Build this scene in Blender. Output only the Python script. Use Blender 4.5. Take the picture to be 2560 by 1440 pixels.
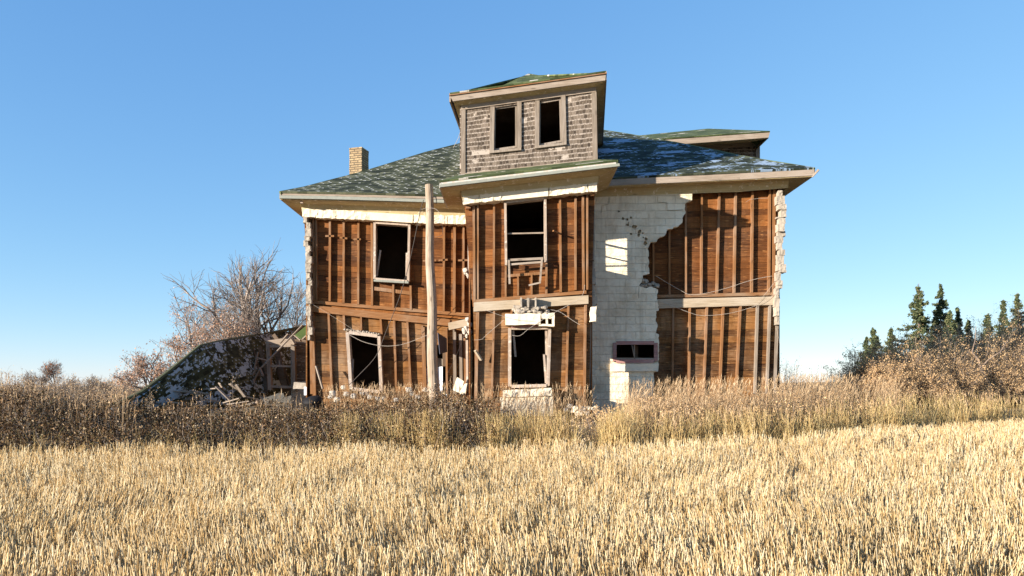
import bpy, bmesh, math, random
import numpy as np
from mathutils import Vector, Matrix, noise as mnoise

R = math.radians
sc = bpy.context.scene
col = sc.collection
for o in list(bpy.data.objects): bpy.data.objects.remove(o)

# ------------------------------------------------------------------ camera, sky, sun, exposure
F = 1900.0; CX = 1280.0; HY = 965.0; ZC = 1.6          # focal length in photo pixels, principal column, horizon row, eye height
cam = bpy.data.cameras.new('camera'); camo = bpy.data.objects.new('camera', cam); col.objects.link(camo)
camo.location = (0, 0, ZC); camo.rotation_euler = (R(90), 0, 0)
cam.sensor_width = 36; cam.lens = F / 2560 * 36; cam.shift_y = (HY - 720) / 2560
cam.clip_start = 0.1; cam.clip_end = 5000
sc.camera = camo
SUN_AZ, SUN_EL = R(57), R(10.5)                         # azimuth left of straight behind the camera, elevation
to_sun = Vector((-math.sin(SUN_AZ) * math.cos(SUN_EL), -math.cos(SUN_AZ) * math.cos(SUN_EL), math.sin(SUN_EL)))
w = bpy.data.worlds.new('World'); sc.world = w; w.use_nodes = True
nt = w.node_tree; nt.nodes.clear()
wo = nt.nodes.new('ShaderNodeOutputWorld'); bg = nt.nodes.new('ShaderNodeBackground'); sky = nt.nodes.new('ShaderNodeTexSky')
sky.sky_type = 'NISHITA'; sky.sun_disc = False; sky.sun_elevation = SUN_EL
sky.sun_rotation = math.atan2(to_sun.x, to_sun.y)
sky.air_density = 1.0; sky.dust_density = 0.0; sky.ozone_density = 3.0; sky.altitude = 2500
bg.inputs['Strength'].default_value = 0.128
sep = nt.nodes.new('ShaderNodeSeparateColor'); com = nt.nodes.new('ShaderNodeCombineColor'); nt.links.new(sky.outputs[0], sep.inputs[0])
for ch, (pw, k) in enumerate(((0.82, 0.88), (0.60, 1.17), (0.36, 1.83))):      # clear prairie air: softer range from zenith to horizon
    p_ = nt.nodes.new('ShaderNodeMath'); p_.operation = 'POWER'; p_.inputs[1].default_value = pw; nt.links.new(sep.outputs[ch], p_.inputs[0])
    m_ = nt.nodes.new('ShaderNodeMath'); m_.operation = 'MULTIPLY'; m_.inputs[1].default_value = k; nt.links.new(p_.outputs[0], m_.inputs[0]); nt.links.new(m_.outputs[0], com.inputs[ch])
nt.links.new(com.outputs[0], bg.inputs[0]); nt.links.new(bg.outputs[0], wo.inputs[0])
sl = bpy.data.lights.new('sun', 'SUN'); sl.energy = 5.0; sl.angle = R(0.5); sl.color = (1.0, 0.915, 0.79)
so = bpy.data.objects.new('sun', sl); col.objects.link(so); so.location = (-20, -10, 20)
so.rotation_euler = to_sun.to_track_quat('Z', 'Y').to_euler()
sc.view_settings.view_transform = 'Standard'; sc.view_settings.look = 'None'
sc.view_settings.exposure = 1.35; sc.view_settings.gamma = 1.0

# ------------------------------------------------------------------ helpers
random.seed(7); rng = np.random.default_rng(11)
def P(x, y, Y): return Vector(((x - CX) / F * Y, Y, ZC + (HY - y) / F * Y))
ORG = {}
def tag(o, label=None, cat=None, group=None, kind=None):
    if label: o['label'] = label
    if cat: o['category'] = cat
    if group: o['group'] = group
    if kind: o['kind'] = kind
    return o
def thing(name, loc, label, cat, group=None):
    o = bpy.data.objects.new(name, None); col.objects.link(o); o.location = loc
    o.empty_display_size = 0.3
    ORG[o.name] = Vector(loc); return tag(o, label, cat, group)
def link(name, me, mat, parent, loc):
    o = bpy.data.objects.new(name, me); col.objects.link(o)
    if parent is not None:
        org = ORG[parent.name]; o.parent = parent
    else:
        org = Vector(loc); o.location = org
    ORG[o.name] = org
    me.transform(Matrix.Translation(-org))
    if mat: me.materials.append(mat)
    return o
class MB:
    def __init__(s): s.v = []; s.f = []; s.uv = []
    def add(s, vs, fs):
        b = len(s.v); s.v += [tuple(v) for v in vs]; s.f += [tuple(b + i for i in f) for f in fs]
    def prism(s, front, back):
        n = len(front)
        s.add(list(front) + list(back), [tuple(range(n)), tuple(range(2 * n - 1, n - 1, -1))] + [(i, i + n, (i + 1) % n + n, (i + 1) % n) for i in range(n)])
    def poly(s, px, Y, th):                # outline at depth Y, really th deep
        fr = [P(x, y, Y) for x, y in px]; s.prism(fr, [v + Vector((0, th, 0)) for v in fr])
    def bar(s, a, b, wpx, Y, th):
        d = Vector((b[0] - a[0], b[1] - a[1])).normalized(); n = Vector((-d.y, d.x)) * wpx / 2
        s.poly([(a[0] + n.x, a[1] + n.y), (b[0] + n.x, b[1] + n.y), (b[0] - n.x, b[1] - n.y), (a[0] - n.x, a[1] - n.y)], Y, th)
    def beam(s, a, b, w, h, roll=0.0):     # square timber between two 3D points
        a = Vector(a); b = Vector(b); d = (b - a).normalized()
        u = d.cross(Vector((0, 0, 1))); u = u.normalized() if u.length > 1e-3 else Vector((1, 0, 0))
        v = d.cross(u); q = Matrix.Rotation(roll, 3, d); u = q @ u * w / 2; v = q @ v * h / 2
        s.prism([a + u + v, a - u + v, a - u - v, a + u - v], [b + u + v, b - u + v, b - u - v, b + u - v])
    def box(s, lo, hi):
        x0, y0, z0 = lo; x1, y1, z1 = hi
        s.prism([Vector((x0, y0, z0)), Vector((x1, y0, z0)), Vector((x1, y0, z1)), Vector((x0, y0, z1))],
                [Vector((x0, y1, z0)), Vector((x1, y1, z0)), Vector((x1, y1, z1)), Vector((x0, y1, z1))])
    def tube(s, pts, radii, sides=6, cap=True):
        pts = [Vector(p) for p in pts]; n = len(pts); rings = []
        for i, p in enumerate(pts):
            d = (pts[min(i + 1, n - 1)] - pts[max(i - 1, 0)]).normalized()
            a = d.cross(Vector((0.3, 1, 0.1))).normalized(); b = d.cross(a)
            rings.append([p + (a * math.cos(2 * math.pi * k / sides) + b * math.sin(2 * math.pi * k / sides)) * radii[i] for k in range(sides)])
        fs = [(i * sides + k, i * sides + (k + 1) % sides, (i + 1) * sides + (k + 1) % sides, (i + 1) * sides + k) for i in range(n - 1) for k in range(sides)]
        if cap: fs += [tuple(range(sides)), tuple(range((n - 1) * sides, n * sides))]
        s.add([v for r in rings for v in r], fs)
    def stone(s, c8, n=(4, 2, 2), amp=0.02, freq=6.0, seed=0.0, rnd=0.0):   # eight corners, subdivided and roughened
        idx = {}; vs = []; fs = []
        nx, ny, nz = n
        def vid(i, j, k):
            if (i, j, k) in idx: return idx[(i, j, k)]
            u, v, t = i / nx, j / ny, k / nz
            if rnd:
                u, v, t = [0.5 + (q - 0.5) * (1 - rnd * (1 - math.sqrt(max(0.0, 1 - 0.5 * (r1 * r1 + r2 * r2))))) for q, r1, r2 in
                           ((u, 2 * v - 1, 2 * t - 1), (v, 2 * u - 1, 2 * t - 1), (t, 2 * u - 1, 2 * v - 1))]
            a = c8[0].lerp(c8[1], u); b = c8[3].lerp(c8[2], u); c = c8[4].lerp(c8[5], u); d = c8[7].lerp(c8[6], u)
            p = a.lerp(b, t).lerp(c.lerp(d, t), v)
            p = p + Vector(mnoise.noise_vector(p * freq + Vector((seed, 0, seed * .7)))) * amp
            idx[(i, j, k)] = len(vs); vs.append(p); return idx[(i, j, k)]
        for i in range(nx):
            for k in range(nz):
                fs.append((vid(i, 0, k), vid(i + 1, 0, k), vid(i + 1, 0, k + 1), vid(i, 0, k + 1)))
                fs.append((vid(i, ny, k), vid(i, ny, k + 1), vid(i + 1, ny, k + 1), vid(i + 1, ny, k)))
            for j in range(ny):
                fs.append((vid(i, j, 0), vid(i, j + 1, 0), vid(i + 1, j + 1, 0), vid(i + 1, j, 0)))
                fs.append((vid(i, j, nz), vid(i + 1, j, nz), vid(i + 1, j + 1, nz), vid(i, j + 1, nz)))
        for j in range(ny):
            for k in range(nz):
                fs.append((vid(0, j, k), vid(0, j, k + 1), vid(0, j + 1, k + 1), vid(0, j + 1, k)))
                fs.append((vid(nx, j, k), vid(nx, j + 1, k), vid(nx, j + 1, k + 1), vid(nx, j, k + 1)))
        s.add(vs, fs)
    def stonepx(s, q, Y, th, **kw):        # q: TL TR BR BL in photo pixels
        fr = [P(x, y, Y) for x, y in (q[3], q[2], q[1], q[0])]
        s.stone(fr + [v + Vector((0, th, 0)) for v in fr], **kw)
    def grid(s, rows):                     # rows of 3D points with metric uv
        b = len(s.v); m = len(rows[0])
        for r in rows: s.v += [tuple(p) for p in r]
        U = []
        for i, r in enumerate(rows):
            u = [0.0]
            for j in range(1, m): u.append(u[-1] + (r[j] - r[j - 1]).length)
            mid = u[-1] / 2; U.append([q - mid for q in u])
        vv = [0.0]
        for i in range(1, len(rows)): vv.append(vv[-1] + (rows[i][m // 2] - rows[i - 1][m // 2]).length)
        for i in range(len(rows) - 1):
            for j in range(m - 1):
                s.f.append((b + i * m + j, b + i * m + j + 1, b + (i + 1) * m + j + 1, b + (i + 1) * m + j))
                s.uv.append(((U[i][j], vv[i]), (U[i][j + 1], vv[i]), (U[i + 1][j + 1], vv[i + 1]), (U[i + 1][j], vv[i + 1])))
    def build(s, name, mat, parent=None, loc=None, smooth=False, fix=True, solid=0.0):
        me = bpy.data.meshes.new(name); me.from_pydata(s.v, [], s.f)
        if s.uv and len(s.uv) == len(s.f):
            ul = me.uv_layers.new(name='UVMap'); k = 0
            for q in s.uv:
                for t in q: ul.data[k].uv = t; k += 1
        if fix:
            bm = bmesh.new(); bm.from_mesh(me); bmesh.ops.recalc_face_normals(bm, faces=bm.faces[:]); bm.to_mesh(me); bm.free()
        if smooth: me.polygons.foreach_set('use_smooth', [True] * len(me.polygons))
        o = link(name, me, mat, parent, loc if loc is not None else (0, 0, 0))
        if solid:
            md = o.modifiers.new('thick', 'SOLIDIFY'); md.thickness = solid; md.offset = -1; md.use_even_offset = False
        return o

def np_mesh(name, V, Q, mat, parent=None, loc=(0, 0, 0), smooth=False):
    me = bpy.data.meshes.new(name); V = np.asarray(V, np.float32).reshape(-1, 3); Q = np.asarray(Q, np.int32)
    k = Q.shape[1]
    me.vertices.add(len(V)); me.vertices.foreach_set('co', V.ravel())
    me.loops.add(Q.size); me.loops.foreach_set('vertex_index', Q.ravel())
    me.polygons.add(len(Q)); me.polygons.foreach_set('loop_start', np.arange(0, Q.size, k, dtype=np.int32))
    me.update(calc_edges=True)
    if smooth: me.polygons.foreach_set('use_smooth', np.ones(len(Q), bool))
    return link(name, me, mat, parent, loc)
def tubes(paths, radii, sides=3):
    """paths N,K,3 ; radii N,K  -> verts, quads"""
    paths = np.asarray(paths, float); N, K, _ = paths.shape
    d = np.gradient(paths, axis=1); d /= np.linalg.norm(d, axis=2, keepdims=True) + 1e-9
    ref = np.array([0.31, 0.9, 0.12]); a = np.cross(d, ref); a /= np.linalg.norm(a, axis=2, keepdims=True) + 1e-9
    b = np.cross(d, a); ph = rng.uniform(0, 6.28, (N, 1, 1))
    V = np.empty((N, K, sides, 3))
    for s_ in range(sides):
        t = ph + 2 * math.pi * s_ / sides
        V[:, :, s_] = paths + (a * np.cos(t) + b * np.sin(t)) * np.asarray(radii)[:, :, None]
    i = np.arange(N)[:, None, None]; k = np.arange(K - 1)[None, :, None]; s_ = np.arange(sides)[None, None, :]
    base = (i * K + k) * sides; s2 = (s_ + 1) % sides
    Q = np.stack([base + s_, base + s2, base + sides + s2, base + sides + s_], -1).reshape(-1, 4)
    return V.reshape(-1, 3), Q
def leaves(c, size, flat=0.0):
    """random small quads; c N,3 ; size N"""
    c = np.asarray(c, float); N = len(c)
    n = rng.normal(size=(N, 3)); n[:, 2] += flat; n /= np.linalg.norm(n, axis=1, keepdims=True)
    a = np.cross(n, rng.normal(size=(N, 3))); a /= np.linalg.norm(a, axis=1, keepdims=True); b = np.cross(n, a)
    s_ = np.asarray(size)[:, None]; a = a * s_; b = b * s_ * 0.6
    V = np.stack([c - a, c - b * .9 + a * .1, c + a, c + b], 1)
    return V.reshape(-1, 3), np.arange(N * 4).reshape(N, 4)
def join(*vq):
    V = []; Q = []; n = 0
    for v, q in vq: V.append(v); Q.append(q + n); n += len(v)
    return np.concatenate(V), np.concatenate(Q)
def vnoise(x, y, s, seed):
    g = np.random.default_rng(seed).uniform(-1, 1, (257, 257)); x = np.asarray(x) / s + 500.3; y = np.asarray(y) / s + 500.7
    i = np.floor(x).astype(int); j = np.floor(y).astype(int); fx = x - i; fy = y - j; fx = fx * fx * (3 - 2 * fx); fy = fy * fy * (3 - 2 * fy)
    G = lambda a, b: g[a % 257, b % 257]
    return (G(i, j) * (1 - fx) + G(i + 1, j) * fx) * (1 - fy) + (G(i, j + 1) * (1 - fx) + G(i + 1, j + 1) * fx) * fy
def ss(x): x = np.clip(x, 0, 1); return x * x * (3 - 2 * x)

# ------------------------------------------------------------------ terrain shape
EX = [-40, -11, 0, 2.1, 5, 7.0, 11, 16.3, 40]; EYv = [15.3, 15.5, 16.1, 16.4, 17.1, 18.0, 20.5, 24.0, 33]
def edgeY(X): return np.interp(X, EX, EYv) + 0.12 * np.sin(np.asarray(X) * 1.7) + 0.1 * np.sin(np.asarray(X) * 4.1 + 1)
def ground(X, Y):
    X = np.asarray(X, float); Y = np.asarray(Y, float)
    z = 0.15 * ss((Y - 8) / 11) + 0.25 * ss((X - 2) / 10) * ss((Y - 6) / 12)
    z = z + 0.36 * ss((Y - edgeY(X)) / 2.6) * (1 - 0.5 * ss((Y - 40) / 60))
    z = z + 1.4 * ss((X - 12) / 22) * ss((Y - 30) / 30)
    z = z + vnoise(X, Y, 1.7, 3) * 0.025 + vnoise(X, Y, 9, 4) * 0.04 * ss((Y - 22) / 30)
    return z
def G1(X, Y): return float(ground(X, Y))

# ------------------------------------------------------------------ materials
class NB:
    def __init__(s, name):
        s.m = bpy.data.materials.new(name); s.m.use_nodes = True; s.t = s.m.node_tree
        s.b = s.t.nodes['Principled BSDF']; s.b.inputs['Roughness'].default_value = 0.85
        s.b.inputs['Specular IOR Level'].default_value = 0.2
    def n(s, kind, **kw):
        x = s.t.nodes.new(kind)
        for k, v in kw.items(): setattr(x, k, v)
        return x
    def l(s, a, b): s.t.links.new(a, b)
    def val(s, x, inp):
        if hasattr(x, 'links'): s.l(x, inp)
        else: inp.default_value = x
    def math(s, op, a, b=0.0, c=None, clamp=False):
        x = s.n('ShaderNodeMath', operation=op); x.use_clamp = clamp; s.val(a, x.inputs[0]); s.val(b, x.inputs[1])
        if c is not None: s.val(c, x.inputs[2])
        return x.outputs[0]
    def mix(s, f, a, b, mode='MIX'):
        x = s.n('ShaderNodeMix', data_type='RGBA', blend_type=mode)
        s.val(f, x.inputs[0])
        for q, i in ((a, 6), (b, 7)):
            if hasattr(q, 'links'): s.l(q, x.inputs[i])
            else: x.inputs[i].default_value = (*q, 1)
        return x.outputs[2]
    def obj(s): return s.n('ShaderNodeTexCoord').outputs['Object']
    def mapv(s, v, sc_, loc=(0, 0, 0)):
        x = s.n('ShaderNodeMapping'); x.inputs['Scale'].default_value = sc_; x.inputs['Location'].default_value = loc; s.l(v, x.inputs[0]); return x.outputs[0]
    def noise(s, v, scale, detail=4, rough=0.55):
        x = s.n('ShaderNodeTexNoise'); x.inputs['Scale'].default_value = scale; x.inputs['Detail'].default_value = detail
        x.inputs['Roughness'].default_value = rough; s.l(v, x.inputs[0]); return x.outputs[0]
    def ramp(s, f, stops):
        x = s.n('ShaderNodeValToRGB'); e = x.color_ramp.elements
        while len(e) < len(stops): e.new(0.5)
        for k, (p, c) in enumerate(stops): e[k].position = p; e[k].color = (*c, 1) if not isinstance(c, float) else (c, c, c, 1)
        s.l(f, x.inputs[0]); return x.outputs[0]
    def isl(s): return s.n('ShaderNodeNewGeometry').outputs['Random Per Island']
    def bump(s, h, strength=0.5, dist=0.02):
        x = s.n('ShaderNodeBump'); x.inputs['Strength'].default_value = strength; x.inputs['Distance'].default_value = dist
        s.val(h, x.inputs['Height']); s.l(x.outputs[0], s.b.inputs['Normal'])
    def base(s, c):
        s.val(c, s.b.inputs['Base Color']) if hasattr(c, 'links') else setattr(s.b.inputs['Base Color'], 'default_value', (*c, 1)); return s.m

def wood(name, stops, axis='X', grey=(0.22, 0.18, 0.15), greyamt=0.3, islw=0.5, paint=None, paintamt=0.0, stain=0.0):
    b = NB(name); v = b.obj(); sc_ = {'X': (1.0, 14, 22), 'Z': (18, 14, 0.9), 'Y': (18, 1, 18)}[axis]
    isl = b.isl()
    off = b.n('ShaderNodeVectorMath', operation='ADD'); b.l(v, off.inputs[0])
    cmb = b.n('ShaderNodeCombineXYZ'); b.l(b.math('MULTIPLY', isl, 13.0), cmb.inputs[0]); b.l(b.math('MULTIPLY', isl, 7.0), cmb.inputs[2]); b.l(cmb.outputs[0], off.inputs[1])
    v2 = off.outputs[0]
    g = b.noise(b.mapv(v2, sc_), 2.2, 6, 0.65)
    f = b.math('ADD', b.math('MULTIPLY', g, 1 - islw * 0.5), b.math('MULTIPLY', b.math('SUBTRACT', isl, 0.5), islw * 0.7), clamp=True)
    c = b.ramp(f, stops)
    big = b.noise(v, 0.9, 4, 0.6)
    gm = b.ramp(b.math('ADD', big, b.math('MULTIPLY', b.math('SUBTRACT', g, 0.5), 0.5)), [(0.45, 0.0), (0.72, 1.0)])
    c = b.mix(b.math('MULTIPLY', gm, greyamt * 2, clamp=True), c, grey)
    vo = b.n('ShaderNodeTexVoronoi', feature='F1'); vo.inputs['Scale'].default_value = 1.0; b.l(b.mapv(v2, {'X': (1.5, 3, 6), 'Z': (6, 3, 1.6), 'Y': (5, 1.5, 5)}[axis]), vo.inputs[0])
    kn = b.ramp(vo.outputs['Distance'], [(0.07, 1.0), (0.16, 0.0)])
    c = b.mix(b.math('MULTIPLY', kn, 0.55), c, tuple(q * 0.35 for q in stops[0][1]))
    if stain:                              # rain and rot stains running down, and golden fresh-split streaks
        st = b.ramp(b.noise(b.mapv(v, (2.2, 1, .55)), 1.6, 6, 0.7), [(0.47, 0.0), (0.66, 1.0)]); c = b.mix(b.math('MULTIPLY', st, stain), c, tuple(q * 0.55 for q in stops[1][1]))
        gs = b.ramp(b.noise(b.mapv(v2, (1.6, 9, 9)), 1.9, 4, 0.6), [(0.60, 0.0), (0.72, 0.8)]); c = b.mix(gs, c, stops[-1][1])
    if paint:
        pn = b.noise(b.mapv(v, (1, 1, 1)), 7.0, 7, 0.7)
        pm = b.ramp(pn, [(1 - paintamt - 0.03, 0.0), (1 - paintamt + 0.03, 1.0)])
        c = b.mix(pm, c, paint)
    b.bump(g, 0.5, 0.012)
    return b.base(c)

def solid(name, colr, amt=0.25, scale=8, rough=0.85, bump=0.0, islamt=0.0):
    b = NB(name); v = b.obj(); n_ = b.noise(v, scale, 6, 0.65)
    c = b.mix(n_, tuple(q * (1 - amt) for q in colr), tuple(min(1, q * (1 + amt)) for q in colr))
    if islamt: c = b.mix(b.math('MULTIPLY', b.isl(), islamt), c, tuple(q * 0.45 for q in colr))
    b.b.inputs['Roughness'].default_value = rough
    if bump: b.bump(n_, bump, 0.03)
    return b.base(c)

def shingles(name, wd, ht, stops, bare, thr, nscale, notch=True, pale=(0.5, 0.5, 0.5), lines=False, kk=0.35, ek=0.25):
    b = NB(name); u = b.n('ShaderNodeUVMap'); u.uv_map = 'UVMap'
    sp = b.n('ShaderNodeSeparateXYZ')
    warp = b.n('ShaderNodeTexNoise'); warp.inputs['Scale'].default_value = 2.5; b.l(u.outputs[0], warp.inputs[0])
    wv = b.n('ShaderNodeVectorMath', operation='MULTIPLY_ADD'); b.l(warp.outputs['Color'], wv.inputs[0]); wv.inputs[1].default_value = (0.08, 0.05, 0); b.l(u.outputs[0], wv.inputs[2])
    warp2 = b.n('ShaderNodeTexNoise'); warp2.inputs['Scale'].default_value = 11; b.l(u.outputs[0], warp2.inputs[0]); wv1 = wv
    wv = b.n('ShaderNodeVectorMath', operation='MULTIPLY_ADD'); b.l(warp2.outputs['Color'], wv.inputs[0]); wv.inputs[1].default_value = ((0.07, 0.05, 0) if notch else (0.01, 0.02, 0)); b.l(wv1.outputs[0], wv.inputs[2])
    b.l(wv.outputs[0], sp.inputs[0])
    vv = b.math('DIVIDE', b.math('ADD', sp.outputs[1], 50.0), ht); row = b.math('FLOOR', vv); fv = b.math('FRACT', vv)
    hsh = b.n('ShaderNodeTexWhiteNoise', noise_dimensions='1D'); b.l(row, hsh.inputs['W'])
    uu = b.math('ADD', b.math('DIVIDE', b.math('ADD', sp.outputs[0], 50.0), wd), b.math('ADD', b.math('MULTIPLY', b.math('MODULO', row, 2.0), 0.5), b.math('MULTIPLY', hsh.outputs['Value'], 0.15)))
    cl = b.math('FLOOR', uu); fu = b.math('FRACT', uu)
    cell = b.n('ShaderNodeCombineXYZ'); b.l(cl, cell.inputs[0]); b.l(row, cell.inputs[1])
    wn = b.n('ShaderNodeTexWhiteNoise', noise_dimensions='3D'); b.l(cell.outputs[0], wn.inputs['Vector']); rnd = wn.outputs['Value']
    ln = b.noise(b.mapv(cell.outputs[0], (wd * nscale, ht * nscale * 1.7, 1) if not lines else (wd * .9, ht * 7.0, 1)), 1.0, 3, 0.55)
    fine = b.noise(u.outputs[0], 25, 5, 0.7)
    c = b.ramp(b.math('ADD', b.math('MULTIPLY', rnd, 0.6), b.math('MULTIPLY', fine, 0.4)), stops)
    edge = b.noise(u.outputs[0], 9, 3, 0.6)
    miss = b.math('ADD', b.math('ADD', ln, b.math('MULTIPLY', b.math('SUBTRACT', rnd, 0.5), kk)), b.math('MULTIPLY', b.math('SUBTRACT', edge, 0.5), ek))
    mm = b.ramp(miss, [(thr, 0.0), (thr + 0.02, 1.0)])
    if notch:
        a1 = b.math('LESS_THAN', b.math('ABSOLUTE', b.math('SUBTRACT', fu, 0.5)), b.math('SUBTRACT', 0.17, b.math('MULTIPLY', fv, 0.3))); a2 = b.math('LESS_THAN', fv, 0.42)
        a3 = b.math('GREATER_THAN', b.math('ADD', rnd, b.math('MULTIPLY', edge, .8)), 0.85)
        mm = b.math('MAXIMUM', mm, b.math('MULTIPLY', b.math('MULTIPLY', a1, a2), a3))
    if lines:
        e1 = b.math('LESS_THAN', fu, 0.06); e2 = b.math('LESS_THAN', fv, 0.30); mm = b.math('MAXIMUM', mm, b.math('MULTIPLY', b.math('MAXIMUM', e1, e2), b.ramp(fine, [(0.35, 0.0), (0.55, 0.9)])))
    bc = b.mix(fine, tuple(q * .8 for q in bare), tuple(min(1, q * 1.15) for q in bare))
    c = b.mix(mm, c, bc)
    h = b.math('ADD', b.math('MULTIPLY', b.math('SUBTRACT', 1.0, fv), b.math('SUBTRACT', 1.0, mm)), b.math('MULTIPLY', fine, 0.5))
    b.bump(h, 0.8, 0.025)
    return b.base(c)

M = {}
PL = [(0.18, (0.040, 0.013, 0.004)), (0.40, (0.155, 0.054, 0.013)), (0.60, (0.265, 0.100, 0.026)), (0.85, (0.46, 0.21, 0.07))]
M['plank'] = wood('sheathing_wood', PL, 'X', (0.20, 0.12, 0.07), 0.18, 0.5, stain=.75)
M['plank_low'] = wood('weathered_sheathing', [(p, (c[0] * .95, c[1] * 1.12, c[2] * 1.25)) for p, c in PL], 'X', (0.28, 0.18, 0.105), 0.36, 0.5, stain=.75)
ST = [(0.15, (0.10, 0.042, 0.017)), (0.5, (0.25, 0.118, 0.046)), (0.85, (0.42, 0.24, 0.12))]
M['stud'] = wood('stud_wood', ST, 'Z', (0.30, 0.22, 0.16), 0.3, 0.6)
M['beam'] = wood('belt_wood', [(0.15, (0.09, 0.038, 0.015)), (0.5, (0.25, 0.115, 0.045)), (0.85, (0.42, 0.24, 0.12))], 'X', (0.26, 0.19, 0.13), 0.35, 0.4)
M['greybeam'] = wood('grey_timber', [(0.15, (0.18, 0.13, 0.085)), (0.5, (0.38, 0.30, 0.21)), (0.85, (0.52, 0.43, 0.32))], 'X', (0.42, 0.36, 0.29), 0.3, 0.3)
M['frame'] = wood('frame_wood', [(0.15, (0.16, 0.11, 0.08)), (0.5, (0.40, 0.31, 0.24)), (0.85, (0.58, 0.48, 0.38))], 'Z', (0.35, 0.29, 0.25), 0.4, 0.4, (0.52, 0.46, 0.39), 0.40)
M['redframe'] = wood('red_frame_wood', [(0.15, (0.16, 0.07, 0.06)), (0.5, (0.34, 0.17, 0.15)), (0.85, (0.48, 0.32, 0.28))], 'X', (0.36, 0.28, 0.25), 0.3, 0.3)
M['greywood'] = wood('weathered_grey_wood', [(0.15, (0.12, 0.09, 0.065)), (0.5, (0.29, 0.225, 0.17)), (0.85, (0.46, 0.38, 0.31))], 'X', (0.34, 0.28, 0.23), 0.4, 0.3)
M['greyz'] = wood('weathered_grey_post', [(0.15, (0.09, 0.068, 0.05)), (0.5, (0.24, 0.19, 0.145)), (0.85, (0.42, 0.35, 0.28))], 'Z', (0.30, 0.25, 0.21), 0.4, 0.4)
M['yellowpost'] = wood('yellow_post_wood', [(0.15, (0.3, 0.17, 0.06)), (0.5, (0.62, 0.42, 0.2)), (0.85, (0.7, 0.52, 0.3))], 'Z', (0.5, 0.36, 0.2), 0.2, 0.2)
M['pole'] = wood('pole_wood', [(0.15, (0.10, 0.07, 0.048)), (0.5, (0.28, 0.21, 0.15)), (0.85, (0.44, 0.35, 0.27))], 'Z', (0.42, 0.36, 0.30), 0.3, 0.0)
M['soffit'] = wood('soffit_boards', [(0.15, (0.30, 0.22, 0.11)), (0.5, (0.50, 0.40, 0.22)), (0.85, (0.62, 0.52, 0.33))], 'X', (0.32, 0.22, 0.12), 0.3, 0.2, (0.66, 0.58, 0.42), 0.40)
M['fascia'] = wood('fascia_paint', [(0.15, (0.28, 0.22, 0.16)), (0.5, (0.46, 0.40, 0.33)), (0.85, (0.6, 0.55, 0.48))], 'X', (0.40, 0.34, 0.30), 0.3, 0.2, (0.46, 0.44, 0.40), 0.48)
M['gutter'] = solid('gutter_metal', (0.235, 0.24, 0.205), 0.3, 9, 0.8)
M['cream'] = solid('cream_painted_stone', (0.68, 0.59, 0.45), 0.16, 5, 0.9, 0.5)
M['stone'] = solid('broken_block_stone', (0.38, 0.32, 0.255), 0.35, 9, 0.95, 0.6, 0.5)
M['rock'] = solid('pale_field_stone', (0.42, 0.37, 0.31), 0.3, 7, 0.95, 0.6)
M['dark'] = solid('matte_black', (0.012, 0.011, 0.012), 0.3, 6, 0.7)
M['wire'] = solid('old_wire', (0.42, 0.36, 0.30), 0.3, 6, 0.6)
M['cable'] = solid('black_cable', (0.10, 0.085, 0.075), 0.3, 6, 0.6)
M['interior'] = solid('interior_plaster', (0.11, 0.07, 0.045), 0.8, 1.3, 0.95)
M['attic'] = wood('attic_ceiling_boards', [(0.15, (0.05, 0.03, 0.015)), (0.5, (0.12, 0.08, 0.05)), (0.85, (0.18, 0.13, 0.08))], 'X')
M['panel'] = solid('white_painted_panel', (0.80, 0.82, 0.85), 0.04, 3, 0.6)
M['blueboard'] = solid('blue_grey_board', (0.06, 0.065, 0.09), 0.5, 8, 0.7)
RF = [(0.2, (0.014, 0.017, 0.009)), (0.5, (0.055, 0.061, 0.032)), (0.8, (0.13, 0.13, 0.078))]
M['roof'] = shingles('green_asphalt_shingles', 0.30, 0.14, RF, (0.40, 0.40, 0.38), 0.69, 0.8, kk=0.12, ek=0.4)
M['roofbad'] = shingles('ragged_shaded_shingles', 0.34, 0.15, [(p, (c[0] * .7, c[1] * .75, c[2] * .8)) for p, c in RF], (0.24, 0.31, 0.40), 0.585, 0.75, kk=0.15, ek=0.4)  # tabs darker and bare patches blue: the dormer's shadow put into the colour
M['roofside'] = shingles('fallen_green_shingles', 0.20, 0.125, [(p, (c[0] * .8, c[1] * .8, c[2] * .75)) for p, c in RF], (0.34, 0.43, 0.52), 0.55, 0.8, kk=0.12, ek=0.6)
M['roofgreen'] = shingles('mossy_shingles', 0.26, 0.13, [(0.15, (0.030, 0.042, 0.016)), (0.5, (0.075, 0.095, 0.036)), (0.85, (0.14, 0.16, 0.07))], (0.42, 0.38, 0.32), 0.70, 1.5, notch=False)
M['siding'] = shingles('wall_shingles', 0.095, 0.130, [(0.15, (0.040, 0.028, 0.020)), (0.5, (0.105, 0.078, 0.056)), (0.85, (0.20, 0.155, 0.12))], (0.42, 0.35, 0.29), 0.62, 1.0, notch=False, lines=True, kk=0.06)

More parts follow.
